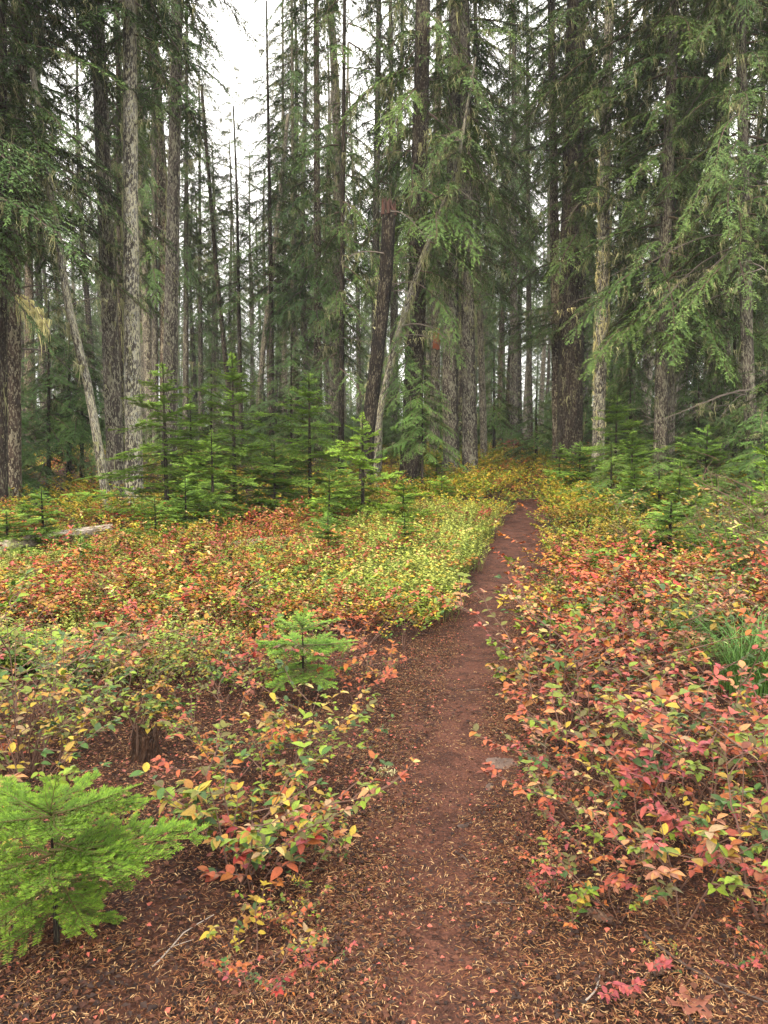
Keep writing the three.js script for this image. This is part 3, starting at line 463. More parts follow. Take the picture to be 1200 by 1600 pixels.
sapling('small fir sapling in front of the mottled conifer at the log end', 245, 890, 9.6, 775, 'mid', 1.1);
sapling('fir sapling with level branches left of the snag, behind the brightest sapling', 485, 815, 13, 580, 'mid', 1);
sapling('dense low fir sapling between the left group and the level-branched sapling', 430, 815, 12.6, 690, 'dark', 1.1);
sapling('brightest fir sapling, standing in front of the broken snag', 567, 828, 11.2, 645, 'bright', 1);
sapling('low fir sapling at the right foot of the brightest sapling', 630, 845, 10.8, 748, 'bright', 1.15);
sapling('small fir sapling at the left foot of the brightest sapling', 515, 850, 10.6, 742, 'mid', 1.1);
sapling('small dark fir seedling in the orange shrubs left of centre', 513, 900, 0, 798, 'dark', .75);
sapling('feathery fir sapling beside the pale log at far left', 70, 885, 9.2, 762, 'mid', 1.25);
sapling('low spreading fir seedling at the left edge by the log', 15, 905, 8.8, 800, 'mid', 1.4);
sapling('tiny fir seedling right of the log among the shrubs', 128, 900, 0, 838, 'mid', .9);
sapling('short fir seedling in the whortleberry left of the path', 482, 930, 0, 882, 'mid', 1.3);
sapling('low green fir seedling in the whortleberry nearer the path bend', 632, 880, 0, 800, 'mid', 1.1);
sapling('low green fir seedling beside the foot of the big dark conifer', 690, 800, 14, 742, 'bright', 1.1);
sapling('small fir sapling at the foot of the left trunk of the pair', 682, 760, 17, 705, 'mid', 1.1);
sapling('fir sapling under the lichen-cloaked trunk', 985, 800, 14, 672, 'mid', 1.1);
sapling('small fir sapling at the end of the path in front of the massive conifer', 873, 770, 17, 692, 'mid', 1.1);
sapling('dark little fir sapling right of the path end', 905, 765, 16, 690, 'dark', 1.2);
sapling('fir seedling with a dark stem above the yellow shrubs right of the path', 988, 845, 12, 725, 'mid', 1.1);
sapling('upright fir seedling right of the dark-stemmed one above the yellow shrubs', 1058, 850, 11.5, 722, 'mid', 1);
sapling('dark spreading fir seedling deep in the yellow shrubs at right', 1045, 885, 8.2, 780, 'dark', 1.5);
sapling('dark bushy fir sapling at the right edge below the yellow leaves', 1150, 900, 7.6, 815, 'dark', 1.5);
sapling('bright fir sapling cut off by the right edge', 1205, 850, 8.6, 668, 'bright', 1);
sapling('low green seedling tucked among the orange shrubs right of the path', 935, 905, 0, 858, 'mid', 1.3);
sapling('low green seedling nearer the viewer among the orange shrubs right of the path', 945, 985, 0, 935, 'mid', 1.4);
sapling('dark low fir seedling at the far left edge among yellow shrubs', 18, 1040, 0, 985, 'dark', 1.6);
sapling('broad fir sapling between the lichen-cloaked trunk and the grey-brown trunk', 960, 765, 16, 615, 'mid', 1.1);
sapling('fir sapling in the shade below the bare crooked branches', 1100, 800, 13, 665, 'dark', 1.2);

{ // the two seedlings near the viewer, bough by bough
  const FIRN = [[.2, 211], [.34, 212], [.34, 213], [.46, 214]].map(([L, s]) => ({ L, geo: firBough(s, L, true) }));
  const near = (label, base, H, boughs, tone, lean = 0) => {
    const r = rng(boughs.length * 7 + 3), o = thing('fir_seedling', base, label, 'sapling'), m = foliageMat(tone);
    part('trunk', trunkGeo((h) => V(lean * h, h, 0), .009, H * .94, 3, .05, .8, .1), BARK.dark, o); boughs.push([H * .88, 1, 1.35, .15], [H * .92, 2.2, .75, .13], [H * .92, 4.4, .7, .13]);
    for (const [h, az, pitch, l] of boughs) { const b = pick(FIRN, l, r), e = part('bough', b.geo, m, o); e.position.set(lean * h, h, 0); e.rotation.set((r() - .5) * .25, az, pitch, 'YZX'); e.scale.setScalar(l * .84 / b.L); }
    return o;
  };
  const r = rng(66), A = []; // lower, darker whorls droop; the top whorl spreads level
  for (let i = 0; i < 5; i++) A.push([.4, i * 1.26 + .25, .12 + r() * .12, .27 + r() * .05]);
  for (let i = 0; i < 5; i++) A.push([.29, i * 1.26 + .1, .0 + r() * .12, .33 + r() * .06]);
  for (let i = 0; i < 5; i++) A.push([.2, i * 1.26 + .5, -.1 - r() * .2, .3 + r() * .06]);
  for (let i = 0; i < 4; i++) A.push([.12, i * 1.26 + .3, -.1 - r() * .2, .2 + r() * .06]);
  A.push([.3, .05, .12, .52], [.31, -.4, .05, .42], [.4, .3, .1, .34], [.4, 2.9, .1, .33]);
  near('large bright green fir seedling filling the bottom left corner', ground(-.95, -2.1), .44, A, [.72, .78, .36]);
  const B = []; for (let i = 0; i < 5; i++) B.push([.40, i * 1.26 + .2, .18, .2 + r() * .05]); for (let i = 0; i < 6; i++) B.push([.3, i * 1.05, .02, .3 + r() * .07]); for (let i = 0; i < 5; i++) B.push([.18, i * 1.26 + .5, -.12, .3 + r() * .06]); B.push([.31, 0, .05, .36], [.31, Math.PI, .05, .33]);
  near('flat-topped little fir seedling standing alone in the orange shrubs left of the path', onGround(474, 1095), .44, B, [1, 1.1, .85]);
}

// ------------------------------------------------------------------ huckleberry shrubs
const LC = { yellow: [0.336, 0.239, 0.0216], gold: [0.302, 0.149, 0.0141], lime: [0.165, 0.235, 0.0159], green: [0.0441, 0.101, 0.0135], olive: [0.118, 0.113, 0.0197], orange: [0.336, 0.106, 0.0155], peach: [0.378, 0.177, 0.0727], coral: [0.336, 0.0773, 0.0293], red: [0.269, 0.0219, 0.0157], pink: [0.336, 0.0691, 0.057], rust: [0.16, 0.0429, 0.0131], cream: [0.386, 0.289, 0.109], brown: [0.0756, 0.032, 0.0154] };
const PAL = {
  red: ['red', 'coral', 'coral', 'pink', 'peach', 'orange', 'olive', 'rust', 'orange', 'coral', 'green', 'pink'], orange: ['orange', 'orange', 'coral', 'peach', 'gold', 'rust', 'orange', 'yellow', 'olive', 'coral', 'lime', 'rust'], mixed: ['peach', 'orange', 'yellow', 'yellow', 'lime', 'coral', 'olive', 'cream', 'green', 'rust', 'lime', 'lime'],
  yellow: ['yellow', 'yellow', 'lime', 'lime', 'yellow', 'gold', 'yellow', 'lime', 'olive', 'green', 'yellow', 'cream'], lime: ['lime', 'lime', 'yellow', 'lime', 'green', 'yellow', 'olive', 'green', 'green', 'lime', 'lime', 'gold'],
};
const leafTex = (() => { const N = tileNoise(51); return texture(256, 128, (u, v) => { const d = Math.abs(v - .5), rib = d < .018 ? 1.25 : 1, vein = Math.abs(((u * 7 - d * 5) % 1 + 1) % 1 - .5) < .05 ? 1.1 : 1, m = .72 + .4 * N(u * 9, v * 6, 9, 6) + .16 * N(u * 40, v * 24, 40, 24), spot = N(u * 22, v * 14, 22, 14) > .86 ? .55 : 1, k = Math.min(1, m * rib * vein * spot * .92); return [k, k, k]; }, true); })();
function leafGeo(w, fold, curl, twist) { // unit leaf along +x, folded on its midrib
  const p = [], uv = [], ix = [], xs = [0, .14, .34, .58, .8, 1], ws = [0, .62, 1, .95, .6, 0];
  xs.forEach((x, i) => { const y = -curl * x * x + .1 * x, h = w / 2 * ws[i]; p.push(x, y, 0, x, y + h * fold, h, x, y + h * (fold + twist), -h); uv.push(x, .5, x, .5 + .45 * ws[i], x, .5 - .45 * ws[i]); });
  for (let i = 0; i < 5; i++) { const a = i * 3, b = a + 3; ix.push(a, a + 1, b + 1, a, b + 1, b, a, b, b + 2, a, b + 2, a + 2); }
  const g = new THREE.BufferGeometry(); g.setAttribute('position', new THREE.Float32BufferAttribute(p, 3)); g.setAttribute('uv', new THREE.Float32BufferAttribute(uv, 2)); g.setIndex(ix); g.computeVertexNormals(); return g;
}
const LEAVES = [leafGeo(.52, .35, .25, .1), leafGeo(.58, .2, .35, -.15), leafGeo(.48, .5, .1, .1), leafGeo(.55, .1, .5, .25)];
const leafMats = Object.fromEntries(Object.entries(LC).map(([k, c]) => [k, [0, 1].map((i) => new THREE.MeshPhysicalMaterial({ color: new THREE.Color().setRGB(c[0] * (i ? .8 : 1.1), c[1] * (i ? .72 : 1.12), c[2]), map: leafTex, roughness: .68, specularIntensity: .6, transmission: .3, thickness: 0, side: THREE.DoubleSide }))]));
function shrubPlan(seed, h, spread, stems, size) { // stems as polylines, leaves as [base, azimuth, pitch, roll, length]
  const r = rng(seed), S = [], Lf = [];
  const shoot = (o, az, len, rise, depth) => {
    const pts = [o.clone()], n = 4 + (len * 8 | 0); let a = az, p = o.clone(), e = rise;
    for (let i = 1; i <= n; i++) {
      a += (r() - .5) * .8; e += (r() - .46) * .25; p = p.clone().add(V(Math.cos(a) * Math.cos(e), Math.max(-.05, Math.sin(e)), -Math.sin(a) * Math.cos(e)).multiplyScalar(len / n)); pts.push(p);
      const t = i / n; if (t > (depth ? .2 : .4)) for (let k = 0; k < (i === n ? 4 : 2); k++) { const la = a + (k ? 1 : -1) * (.5 + r() * 1.1) + (i % 2 ? .3 : -.3); Lf.push([p.clone(), la, (t > .75 ? .35 : .05) + (r() - .5) * .9, (r() - .5) * .9, size * (.45 + r() * .85)]); }
      if (depth < 2 && t > .3 && r() < (depth ? .2 : .42)) shoot(p, a + (r() < .5 ? -1 : 1) * (.5 + r() * .7), len * (.35 + r() * .25), .25 + r() * .45, depth + 1);
    }
    Lf.push([p.clone(), a, .2, 0, size]); S.push([pts, .0022 + len * .0035]);
  };
  for (let i = 0; i < stems; i++) { const a = i / stems * 6.28 + r(); shoot(V(0, -.02, 0), a, h * (.8 + r() * .45), Math.atan2(h, spread) * (.75 + r() * .4), 0); }
  return { S, Lf };
}
function stemGeo(plan) { const T = new Tris(); for (const [pts, r0] of plan.S) T.limb(pts, r0, .0012, 4, [1, 1, 1]); return T.build(); }
function foliageGeo(plan, pal, seed, simple) { const r = rng(seed), T = new Tris(), keep = plan.Lf; let hue = PAL[pal][(r() * 12) | 0];
  for (const [b, az, pi, ro, l] of keep) {
    const q = new THREE.Quaternion().setFromEuler(E.set(ro, az, pi, 'YZX')), P = (x, y, z) => V(x * l, y * l, z * l).applyQuaternion(q).add(b), c0 = LC[hue = r() < .15 ? PAL[pal][(r() * 12) | 0] : hue], g = .75 + r() * .5, c = [c0[0] * g, c0[1] * g * (.85 + r() * .3), c0[2] * g], w = .23 + r() * .07, f = .12;
    const a = P(0, 0, 0), t = P(1, -.1, 0), m1 = P(.3, f * .6, w), m2 = P(.7, f * .2, w * .75), k1 = P(.3, f * .6, -w), k2 = P(.7, f * .2, -w * .75);
    if (simple) { T.tri(a, P(.5, f * .6, w), t, c); T.tri(a, t, P(.5, f * .6, -w), c); } else { T.tri(a, m1, m2, c); T.tri(a, m2, t, c); T.tri(a, t, k2, c); T.tri(a, k2, k1, c); }
  }
  return T.build();
}
const KEEP = [[-20, 885, .5], [60, 872, .5], [130, 858, .5], [20, 905, .4], [90, 892, .4], [432, 862, .4], [1175, 1090, .5], [1070, 1010, .35], [110, 1065, .3], [228, 1190, .34], [893, 1468, .24], [474, 1105, .42], [610, 905, .3], [268, 900, .3]].map(([x, y, q]) => [onGround(x, y), q]), clear = (x, D) => KEEP.some(([p, q]) => (p.x - x) ** 2 + (-p.z - .2 - D) ** 2 < q * q), gap = (x, D) => noise(x * .9, D * .9, 21) + .5 * noise(x * 2.3, D * 2.3, 25);
const side = (x, D) => x > trail(D)[0] ? 'right' : 'left', offTrail = (x, D) => Math.abs(x - trail(D)[0]) - trail(D)[1];
function paletteAt(x, D, r) { // patches of colour as they lie in the photograph
  const k = r() + .5 * noise(x * .7, D * .7, 5), R = side(x, D) === 'right';
  if (R) return D < 4.2 ? (k < .55 ? 'red' : k < .85 ? 'mixed' : 'orange') : D < 7 ? (k < .22 ? 'red' : k < .6 ? 'orange' : 'mixed') : D < 10 ? (k < .06 ? 'red' : k < .4 ? 'orange' : 'yellow') : D < 13 ? (k < .12 ? 'orange' : k < .7 ? 'yellow' : 'lime') : (k < .06 ? 'orange' : k < .6 ? 'yellow' : 'lime');
  if (D < 4.2) return k < .4 ? 'mixed' : k < .5 ? 'orange' : k < .7 ? 'yellow' : 'lime';
  if (D < 9) return x < -3.2 ? (k < .1 ? 'red' : k < .35 ? 'orange' : k < .6 ? 'yellow' : k < .85 ? 'mixed' : 'lime') : k < .3 ? 'red' : k < .6 ? 'orange' : k < .82 ? 'mixed' : k < .93 ? 'yellow' : 'lime';
  if (D < 12) return k < .12 ? 'red' : k < .5 ? 'orange' : k < .75 ? 'mixed' : 'yellow';
  return k < .08 ? 'orange' : k < .75 ? 'yellow' : 'lime';
}
const NAMES = { red: 'red and pink', orange: 'orange', mixed: 'many-coloured', yellow: 'yellow', lime: 'lime green' };
{
  const pals = Object.keys(PAL), nearP = {}, midP = {}, r = rng(71);
  pals.forEach((p, i) => {
    nearP[p] = [0, 1, 2].map((v) => { // each leaf a piece of its own
      const plan = shrubPlan(610 + i * 9 + v, [.36, .46, .26][v], [.24, .3, .26][v], [3, 4, 3][v], .038), o = new THREE.Group(), q = rng(640 + i * 7 + v); part('stem', stemGeo(plan), MAT.stem, o);
      let hue = PAL[p][(q() * 12) | 0]; plan.Lf.forEach(([b, az, pi, ro, l], n) => { if (q() < .12) return; if (q() < .18) hue = PAL[p][(q() * 12) | 0]; const m = part(n ? 'leaf_' + String(n).padStart(3, '0') : 'leaf', LEAVES[(q() * 4) | 0], leafMats[hue][(q() * 2) | 0], o); m.position.copy(b); m.rotation.set(ro, az, pi, 'YZX'); m.scale.setScalar(l); });
      return o;
    });
    midP[p] = [0, 1].map((v) => { const plan = shrubPlan(710 + i * 9 + v, [.42, .34][v], [.34, .36][v], 6, .035), o = new THREE.Group(); part('stem', stemGeo(plan), MAT.stem, o); part('foliage', foliageGeo(plan, p, 740 + i * 5 + v), MAT.leaf, o).userData.kind = 'stuff'; return o; });
  });
  const place = (protos, x, D, p, s) => { const c = protos[p][(r() * protos[p].length) | 0].clone(); c.name = numbered('huckleberry_shrub'); c.position.copy(ground(x, -D)); c.rotation.set((r() - .5) * .3, r() * 6.28, (r() - .5) * .3); c.scale.setScalar(s); scene.add(c); return c; };
  const LM = [['the small dark stump', 228, 1182], ['the flat-topped little fir seedling', 474, 1100], ['the large bright fir seedling', 120, 1480], ['the flat grey stone in the path', 785, 1196], ['the lone lime sprig', 893, 1462], ['the long green grass', 1175, 1090], ['the shorter grass tuft at right', 1070, 1010], ['the greyish grass tuft at left', 110, 1065], ['the pale fallen log at left', 60, 880], ['the fir seedling in the whortleberry', 482, 930], ['the yellow-green sprig by the path', 805, 1065], ['the bright pink shrub', 1095, 1330], ['the dark bushy hemlock at right', 1120, 900], ['the green seedling among orange shrubs', 945, 985], ['the lime shrub at the left edge', 45, 1215], ['the pale lichen tuft', 605, 1212], ['the thin grass tuft at left', 268, 900]].map(([t, x, y]) => [t, onGround(x, y)]);
  const zone = (x, D) => { let m = null, e = 1e9; for (const [t, q] of LM) { const d = Math.hypot(q.x - x, q.z + D); if (d < e) { e = d; m = [t, x - q.x, D + q.z]; } } return `${Math.abs(m[1]) > Math.abs(m[2]) ? (m[1] < 0 ? 'left of' : 'right of') : m[2] > 0 ? 'behind' : 'in front of'} ${m[0]}`; };
  const name = (c, p, x, D) => { const w = c.scale.x < .75 ? 'low' : c.scale.x < 1.05 ? 'knee-high' : 'tall'; tag(c, `${w} ${NAMES[p]} huckleberry shrub ${zone(x, D)}`, 'shrub', `${w} ${NAMES[p]} shrubs ${zone(x, D)}`); };
  const seen = (x, D) => Math.abs(x) < D * .53 + .35;
  let n = 0; const taken = [];
  for (let t = 0; t < 20000 && n < 215; t++) { // near
    const D = 2.1 + r() * 2.75, x = (r() * 2 - 1) * (D * .55 + .3), o = offTrail(x, D), R = side(x, D) === 'right';
    if (!seen(x, D) || o < (R ? .12 : .16) + .15 * r() || taken.some(([a, b]) => (a - x) ** 2 + (b - D) ** 2 < (R ? .03 : .03))) continue;
    if (clear(x, D) || gap(x, D) < (R ? -.9 : -.62)) continue; if (!R && D < 3.4 && r() < .2) continue; if (!R && D < 3 && x > -1.3 && x < -.5) continue; if (R && D < 2.9 && o < .35 && r() < .5) continue; if (R && D < 2.35 && x < .9) continue;
    taken.push([x, D]); const p = paletteAt(x, D, r), c = place(nearP, x, D, p, R ? (D < 2.9 ? .45 : .75) + r() * .5 : .5 + r() * .55); n++;
    name(c, p, x, D);
  }
  for (let t = 0, m = 0; t < 4000 && m < 34; t++) { const R = r() < .6, D = 1.95 + r() * 1.5, x = R ? .45 + r() * (D * .5 - .3) : -.2 - r() * D * .45, o = offTrail(x, D); if (o < .05 || clear(x, D) || !seen(x, D) || (!R && D < 2.7 && x < -.35) || taken.some(([a, b]) => (a - x) ** 2 + (b - D) ** 2 < .02)) continue; taken.push([x, D]); const q = r(), p = R ? (q < .7 ? 'red' : 'mixed') : q < .4 ? 'red' : q < .7 ? 'lime' : 'mixed', c = place(nearP, x, D, p, .22 + r() * .25); m++; name(c, p, x, D); c.userData.label = c.userData.label.replace('low ', 'tiny '); c.userData.group = c.userData.group.replace('low ', 'tiny '); }
  n = 0;
  for (let t = 0; t < 20000 && n < 62; t++) { // middle distance
    const D = 4.8 + r() * 1.0, x = (r() * 2 - 1) * (D * .55 + .3), o = offTrail(x, D), R = side(x, D) === 'right'; if (!seen(x, D) || o < .2 || (!R && D < 6 && r() < .3) || taken.some(([a, b]) => (a - x) ** 2 + (b - D) ** 2 < (R ? .04 : .06))) continue;
    if (!R && D > 6.4 && o < 1.2 && r() < .75) continue; if (clear(x, D) || gap(x, D) < (R ? -.9 : -.3)) continue;
    taken.push([x, D]); const p = paletteAt(x, D, r), c = place(midP, x, D, p, r() < .25 ? 1.2 + r() * .3 : .55 + r() * .5); n++;
    name(c, p, x, D);
  }
  // farther on the shrubs run together into one thicket
  const thicket = new THREE.Group(); thicket.name = 'huckleberry_thicket'; tag(thicket, 'distant thicket of yellow and orange huckleberry under the trees', 'shrubs', null, 'stuff'); scene.add(thicket);
  const lists = {}; pals.forEach((p) => lists[p] = [[], []]);
  for (let i = 0; i < 4000; i++) {
    const D = 5.7 + Math.pow(r(), 1.32) * 32, x = (r() * 2 - 1) * (D * .54 + .6), o = offTrail(x, D); if (clear(x, D) || gap(x, D) < -.27 || o < (D > 15 ? -1 : D > 14 ? -.1 : .12) || (side(x, D) === 'left' && D < 11.5 && o < 1.1 && r() < .6)) continue;
    if (side(x, D) === 'left' && x < trail(D)[0] - 4.5 && D > 13 && r() < .6) continue; if (x > trail(D)[0] + 4 && D > 14 && r() < .5) continue;
    const p = paletteAt(x, D, r), g = (D > 12 ? .8 : .5) + r() * .6; lists[p][(r() * 2) | 0].push([mat4(ground(x, -D), 0, r() * 6.28, 0, (D > 14 ? .7 : .5) + r() * .75), new THREE.Color().setRGB(g, g, g)]);
  }
  pals.forEach((p, i) => lists[p].forEach((l, v) => { const plan = shrubPlan(770 + i * 3 + v, .36, .42, 9, .036); inst('foliage', foliageGeo(plan, p, 790 + i + v, true), MAT.leaf, l, thicket); }));
  // low whortleberry with tiny leaves along the left of the path, and a thin green under-layer
  const tuft = (seed, cols) => { const q = rng(seed), T = new Tris(); for (let i = 0; i < 26; i++) { const a = q() * 6.28, l = .14 + q() * .16, o = V((q() - .5) * .24, 0, (q() - .5) * .24), e = V(o.x + Math.cos(a) * .07, l, o.z + Math.sin(a) * .07); T.limb([o, e], .0014, .0008, 3, [.11, .14, .03]); for (let j = 0; j < 12; j++) { const p = o.clone().lerp(e, .35 + q() * .65), b = q() * 6.28, s = .009 + q() * .008, c = mix3(cols[0], cols[1], q()); p.x += Math.cos(b) * .006; p.z += Math.sin(b) * .006; const t = V(p.x + Math.cos(b) * s * 1.6, p.y + s * (q() - .2), p.z + Math.sin(b) * s * 1.6), w = V(-Math.sin(b), .3, Math.cos(b)).multiplyScalar(s * .45), m = p.clone().lerp(t, .5); T.tri(p, m.clone().add(w), t, c); T.tri(p, t, m.clone().sub(w), c); } } return T.build(); };
  const cover = new THREE.Group(); cover.name = 'whortleberry_cover'; tag(cover, 'low pale green whortleberry cover along the left of the path', 'ground cover', null, 'stuff'); scene.add(cover);
  [0, 1].forEach((v) => { const l = []; for (let i = 0; i < 160; i++) { const D = 6.3 + r() * 6, o = .05 + Math.pow(r(), 1.3) * (D < 7.5 ? 1.4 : 2), [c, w] = trail(D), x = c - w - o, g = .8 + r() * .4; l.push([mat4(ground(x, -D), 0, r() * 6.28, 0, .5 + r() * 1.05), new THREE.Color().setRGB(g, g, g)]); } for (let i = 0; i < 130; i++) { const D = 4.4 + r() * 6, x = -.6 - r() * D * .45; l.push([mat4(ground(x, -D), 0, r() * 6.28, 0, .6 + r() * .5)]); } inst('foliage', tuft(881 + v, v ? [[.2, .25, .03], [.34, .34, .07]] : [[.13, .2, .03], [.28, .31, .05]]), MAT.leaf, l, cover); });
}
{ // single plants that stand out
  const special = (name, label, cat, base, h, spread, stems, size, pal, seed, keep = 1) => {
    const plan = shrubPlan(seed, h, spread, stems, size), o = thing(name, base, label, cat), q = rng(seed + 1); part('stem', stemGeo(plan), MAT.stem, o); let n = 0;
    plan.Lf.forEach(([b, az, pi, ro, l]) => { if (q() > keep || n > 290) return; const m = part(n ? 'leaf_' + String(n).padStart(3, '0') : 'leaf', LEAVES[(q() * 4) | 0], leafMats[PAL[pal] ? PAL[pal][(q() * 12) | 0] : pal][(q() * 2) | 0], o); m.position.copy(b); m.rotation.set(ro, az, pi, 'YZX'); m.scale.setScalar(l); n++; }); return o;
  };
  special('leafy_shrub', 'tall lime green shrub with large leaves at the left edge', 'shrub', onGround(45, 1215), .6, .3, 11, .05, 'lime', 951, .8);
  special('leafy_shrub', 'lime green young shrub beside the top bough of the large fir seedling', 'shrub', onGround(368, 1345), .3, .2, 6, .046, 'lime', 952, .8);
  special('leafy_sprig', 'red-leaved sprig at the tip of the large fir seedling bough', 'shrub', onGround(395, 1400), .2, .16, 3, .045, 'red', 953, .8);
  special('leafy_sprig', 'small lime green sprig standing alone on the litter right of the path', 'sprig', onGround(893, 1462), .13, .05, 1, .032, 'lime', 954);
  special('leafy_sprig', 'lime and orange sprig with a thin dark stem left of the path', 'sprig', onGround(483, 1350), .26, .1, 2, .05, 'mixed', 955, .8);
  special('leafy_sprig', 'tiny pink sprig on the dark litter at lower right', 'sprig', onGround(975, 1560), .1, .08, 2, .022, 'pink', 956);
  special('leafy_sprig', 'yellow-green sprig leaning into the path from the right', 'sprig', onGround(805, 1065), .16, .14, 2, .05, 'lime', 957);
  special('leafy_shrub', 'tall orange and yellow shrub leaning out over the right edge of the path', 'shrub', onGround(880, 1165), .5, .24, 6, .045, 'orange', 958, .8);
  special('leafy_shrub', 'bright pink shrub in the lower right thicket', 'shrub', onGround(1095, 1330), .4, .3, 6, .042, 'pink', 959, .7);
  special('leafy_shrub', 'yellow-leaved shrub bending over the right edge of the near litter', 'shrub', onGround(1190, 1440), .45, .28, 6, .046, 'mixed', 960, .75);
  special('leafy_shrub', 'tall bright yellow-green shrub before the dark sapling at right', 'shrub', ground(3.2, -6.9), .85, .55, 16, .06, 'lime', 961, .8);
  special('leafy_shrub', 'tall golden yellow shrub at the right edge behind the dark sapling', 'shrub', ground(3.75, -7.3), .95, .55, 16, .06, 'yellow', 962, .8);
  special('leafy_shrub', 'lime and yellow shrub right of the path before the bushy hemlocks', 'shrub', ground(2.9, -8.6), .75, .5, 12, .055, 'yellow', 964, .8);
  special('leafy_shrub', 'slender green-leaved shrub beside the long grass at right', 'shrub', onGround(1085, 1060), .6, .2, 5, .05, 'lime', 963, .7);
}
// ------------------------------------------------------------------ grass, logs, stump, stones and litter
{
  const grass = (label, base, n, l, spread, tone, seed) => { const q = rng(seed), T = new Tris(); for (let i = 0; i < n; i++) { const a = q() * 6.28, o = V((q() - .5) * spread * .5, 0, (q() - .5) * spread * .5), L = l * (.5 + q() * .7), out = L * (.35 + q() * .6), w = .0022 + q() * .0015, c = mix3(tone, [tone[0] * 1.7, tone[1] * 1.5, tone[2] * 1.4], q()); let pl = null, pr = null; const sd = V(-Math.sin(a), 0, Math.cos(a)); for (let j = 0; j <= 4; j++) { const t = j / 4, p = V(o.x + Math.cos(a) * out * t * t, L * (t - .45 * t * t * t), o.z + Math.sin(a) * out * t * t), ww = w * (1 - t * .9), x = p.clone().addScaledVector(sd, ww), y = p.clone().addScaledVector(sd, -ww); if (pl) T.quad(pl, x, y, pr, c); pl = x; pr = y; } } const m = shade(new THREE.Mesh(T.build(), MAT.leaf)); m.name = numbered('grass_tuft'); m.position.copy(base); tag(m, label, 'grass', null, 'stuff'); scene.add(m); };
  grass('long green grass arching at the right edge of the thicket', onGround(1175, 1090), 420, .7, .6, [.055, .13, .025], 1);
  grass('shorter green grass tuft left of the long grass', onGround(1070, 1010), 240, .45, .4, [.055, .13, .025], 2);
  grass('greyish green grass tuft among the yellow shrubs at left', onGround(110, 1065), 220, .36, .4, [.1, .14, .07], 3);
  grass('thin grass tuft between the left saplings and the red shrubs', onGround(268, 900), 120, .3, .3, [.09, .12, .05], 4);
  grass('fine grass tuft in the whortleberry left of the path', onGround(610, 905), 200, .3, .4, [.1, .17, .05], 5);

  const logMat = barkMaterial(61, [.3, .23, .17], [.42, .34, .27], [.5, .45, .38], .1);
  const log = (name, label, cat, a, b, r0, mat, seed) => { const d = b.clone().sub(a), L = d.length(), g = trunkGeo((h) => V(.02 * Math.sin(h * 1.3 + seed), h, .03 * Math.sin(h * .9)), r0, L, seed, .1, .3, 0), m = shade(new THREE.Mesh(g, mat)); m.name = numbered(name); m.position.copy(a); m.quaternion.setFromUnitVectors(V(0, 1, 0), d.normalize()); tag(m, label, cat); scene.add(m); return m; };
  const lg = log('fallen_log', 'pale bare fallen log lying at far left under the saplings', 'log', at(-70, 872, 8), at(172, 828, 10.2), .09, logMat, 4);
  log('fallen_log', 'short grey log end at the left edge below the long pale log', 'log', at(-40, 900, 7.6), at(36, 893, 7.8), .06, logMat, 5);
  log('fallen_log', 'pale log lying half hidden in the shrubs left of the small dark seedling', 'log', at(390, 850, 9.5), at(474, 838, 10.1), .055, logMat, 6);
  log('fallen_branch', 'pale dead stick leaning among the saplings beyond the path end', 'branch', at(833, 708, 26), at(856, 688, 26.5), .05, logMat, 7);
  log('upright_stick', 'pale broken stub standing at the end of the long log', 'branch', at(174, 822, 12.4), at(180, 790, 12.5), .06, logMat, 8);
  log('fallen_branch', 'grey root lying before the pair of tall trunks', 'branch', at(700, 752, 18.6), at(762, 745, 18.9), .06, BARK.grey, 9);
  { // the small broken stump
    const base = onGround(228, 1182), o = thing('tree_stump', base, 'small dark rotten stump with a jagged broken top in the litter at left', 'stump'), q = rng(5), NS = 26, pos = [], uv = [], ix = [];
    for (let j = 0; j <= 8; j++) for (let k = 0; k <= NS; k++) { const a = (k % NS) / NS * 6.2832, jag = .14 + .05 * noise(Math.cos(a) * 2, Math.sin(a) * 2, 1) + .04 * noise(Math.cos(a) * 7, Math.sin(a) * 7, 3), h = -.05 + (jag + .05) * j / 8, R = (.062 + .035 * Math.exp(-Math.max(0, h) / .04)) * (1 + .22 * noise(Math.cos(a) * 4, Math.sin(a) * 4, h * 3) + .12 * noise(Math.cos(a) * 9, Math.sin(a) * 9, h * 6)); pos.push(Math.cos(a) * R, h, Math.sin(a) * R); uv.push(k / NS, h * 1.2); }
    for (let j = 0; j < 8; j++) for (let k = 0; k < NS; k++) { const a = j * (NS + 1) + k, b = a + NS + 1; ix.push(a, b, a + 1, b, b + 1, a + 1); } pos.push(0, .07, 0); uv.push(.5, .5); const c = pos.length / 3 - 1; for (let k = 0; k < NS; k++) ix.push(8 * (NS + 1) + k, c, 8 * (NS + 1) + k + 1);
    const g = new THREE.BufferGeometry(); g.setAttribute('position', new THREE.Float32BufferAttribute(pos, 3)); g.setAttribute('uv', new THREE.Float32BufferAttribute(uv, 2)); g.setIndex(ix); g.computeVertexNormals(); o.scale.setScalar(.85); part('wood', g, barkMaterial(62, [.03, .015, .009], [.065, .033, .02], [.09, .06, .04], 0), o);
    const T = new Tris(); for (let i = 0; i < 14; i++) { const a = q() * 6.28, R = .05 + q() * .015, l = .12 + q() * .08; T.limb([V(Math.cos(a) * R, .02, Math.sin(a) * R), V(Math.cos(a) * R * .98, l, Math.sin(a) * R * .98)], .011, .003, 4, mix3([.04, .02, .012], [.1, .055, .034], q())); } part('splinters', T.build(), MAT.wood, o).userData.kind = 'stuff';
  }
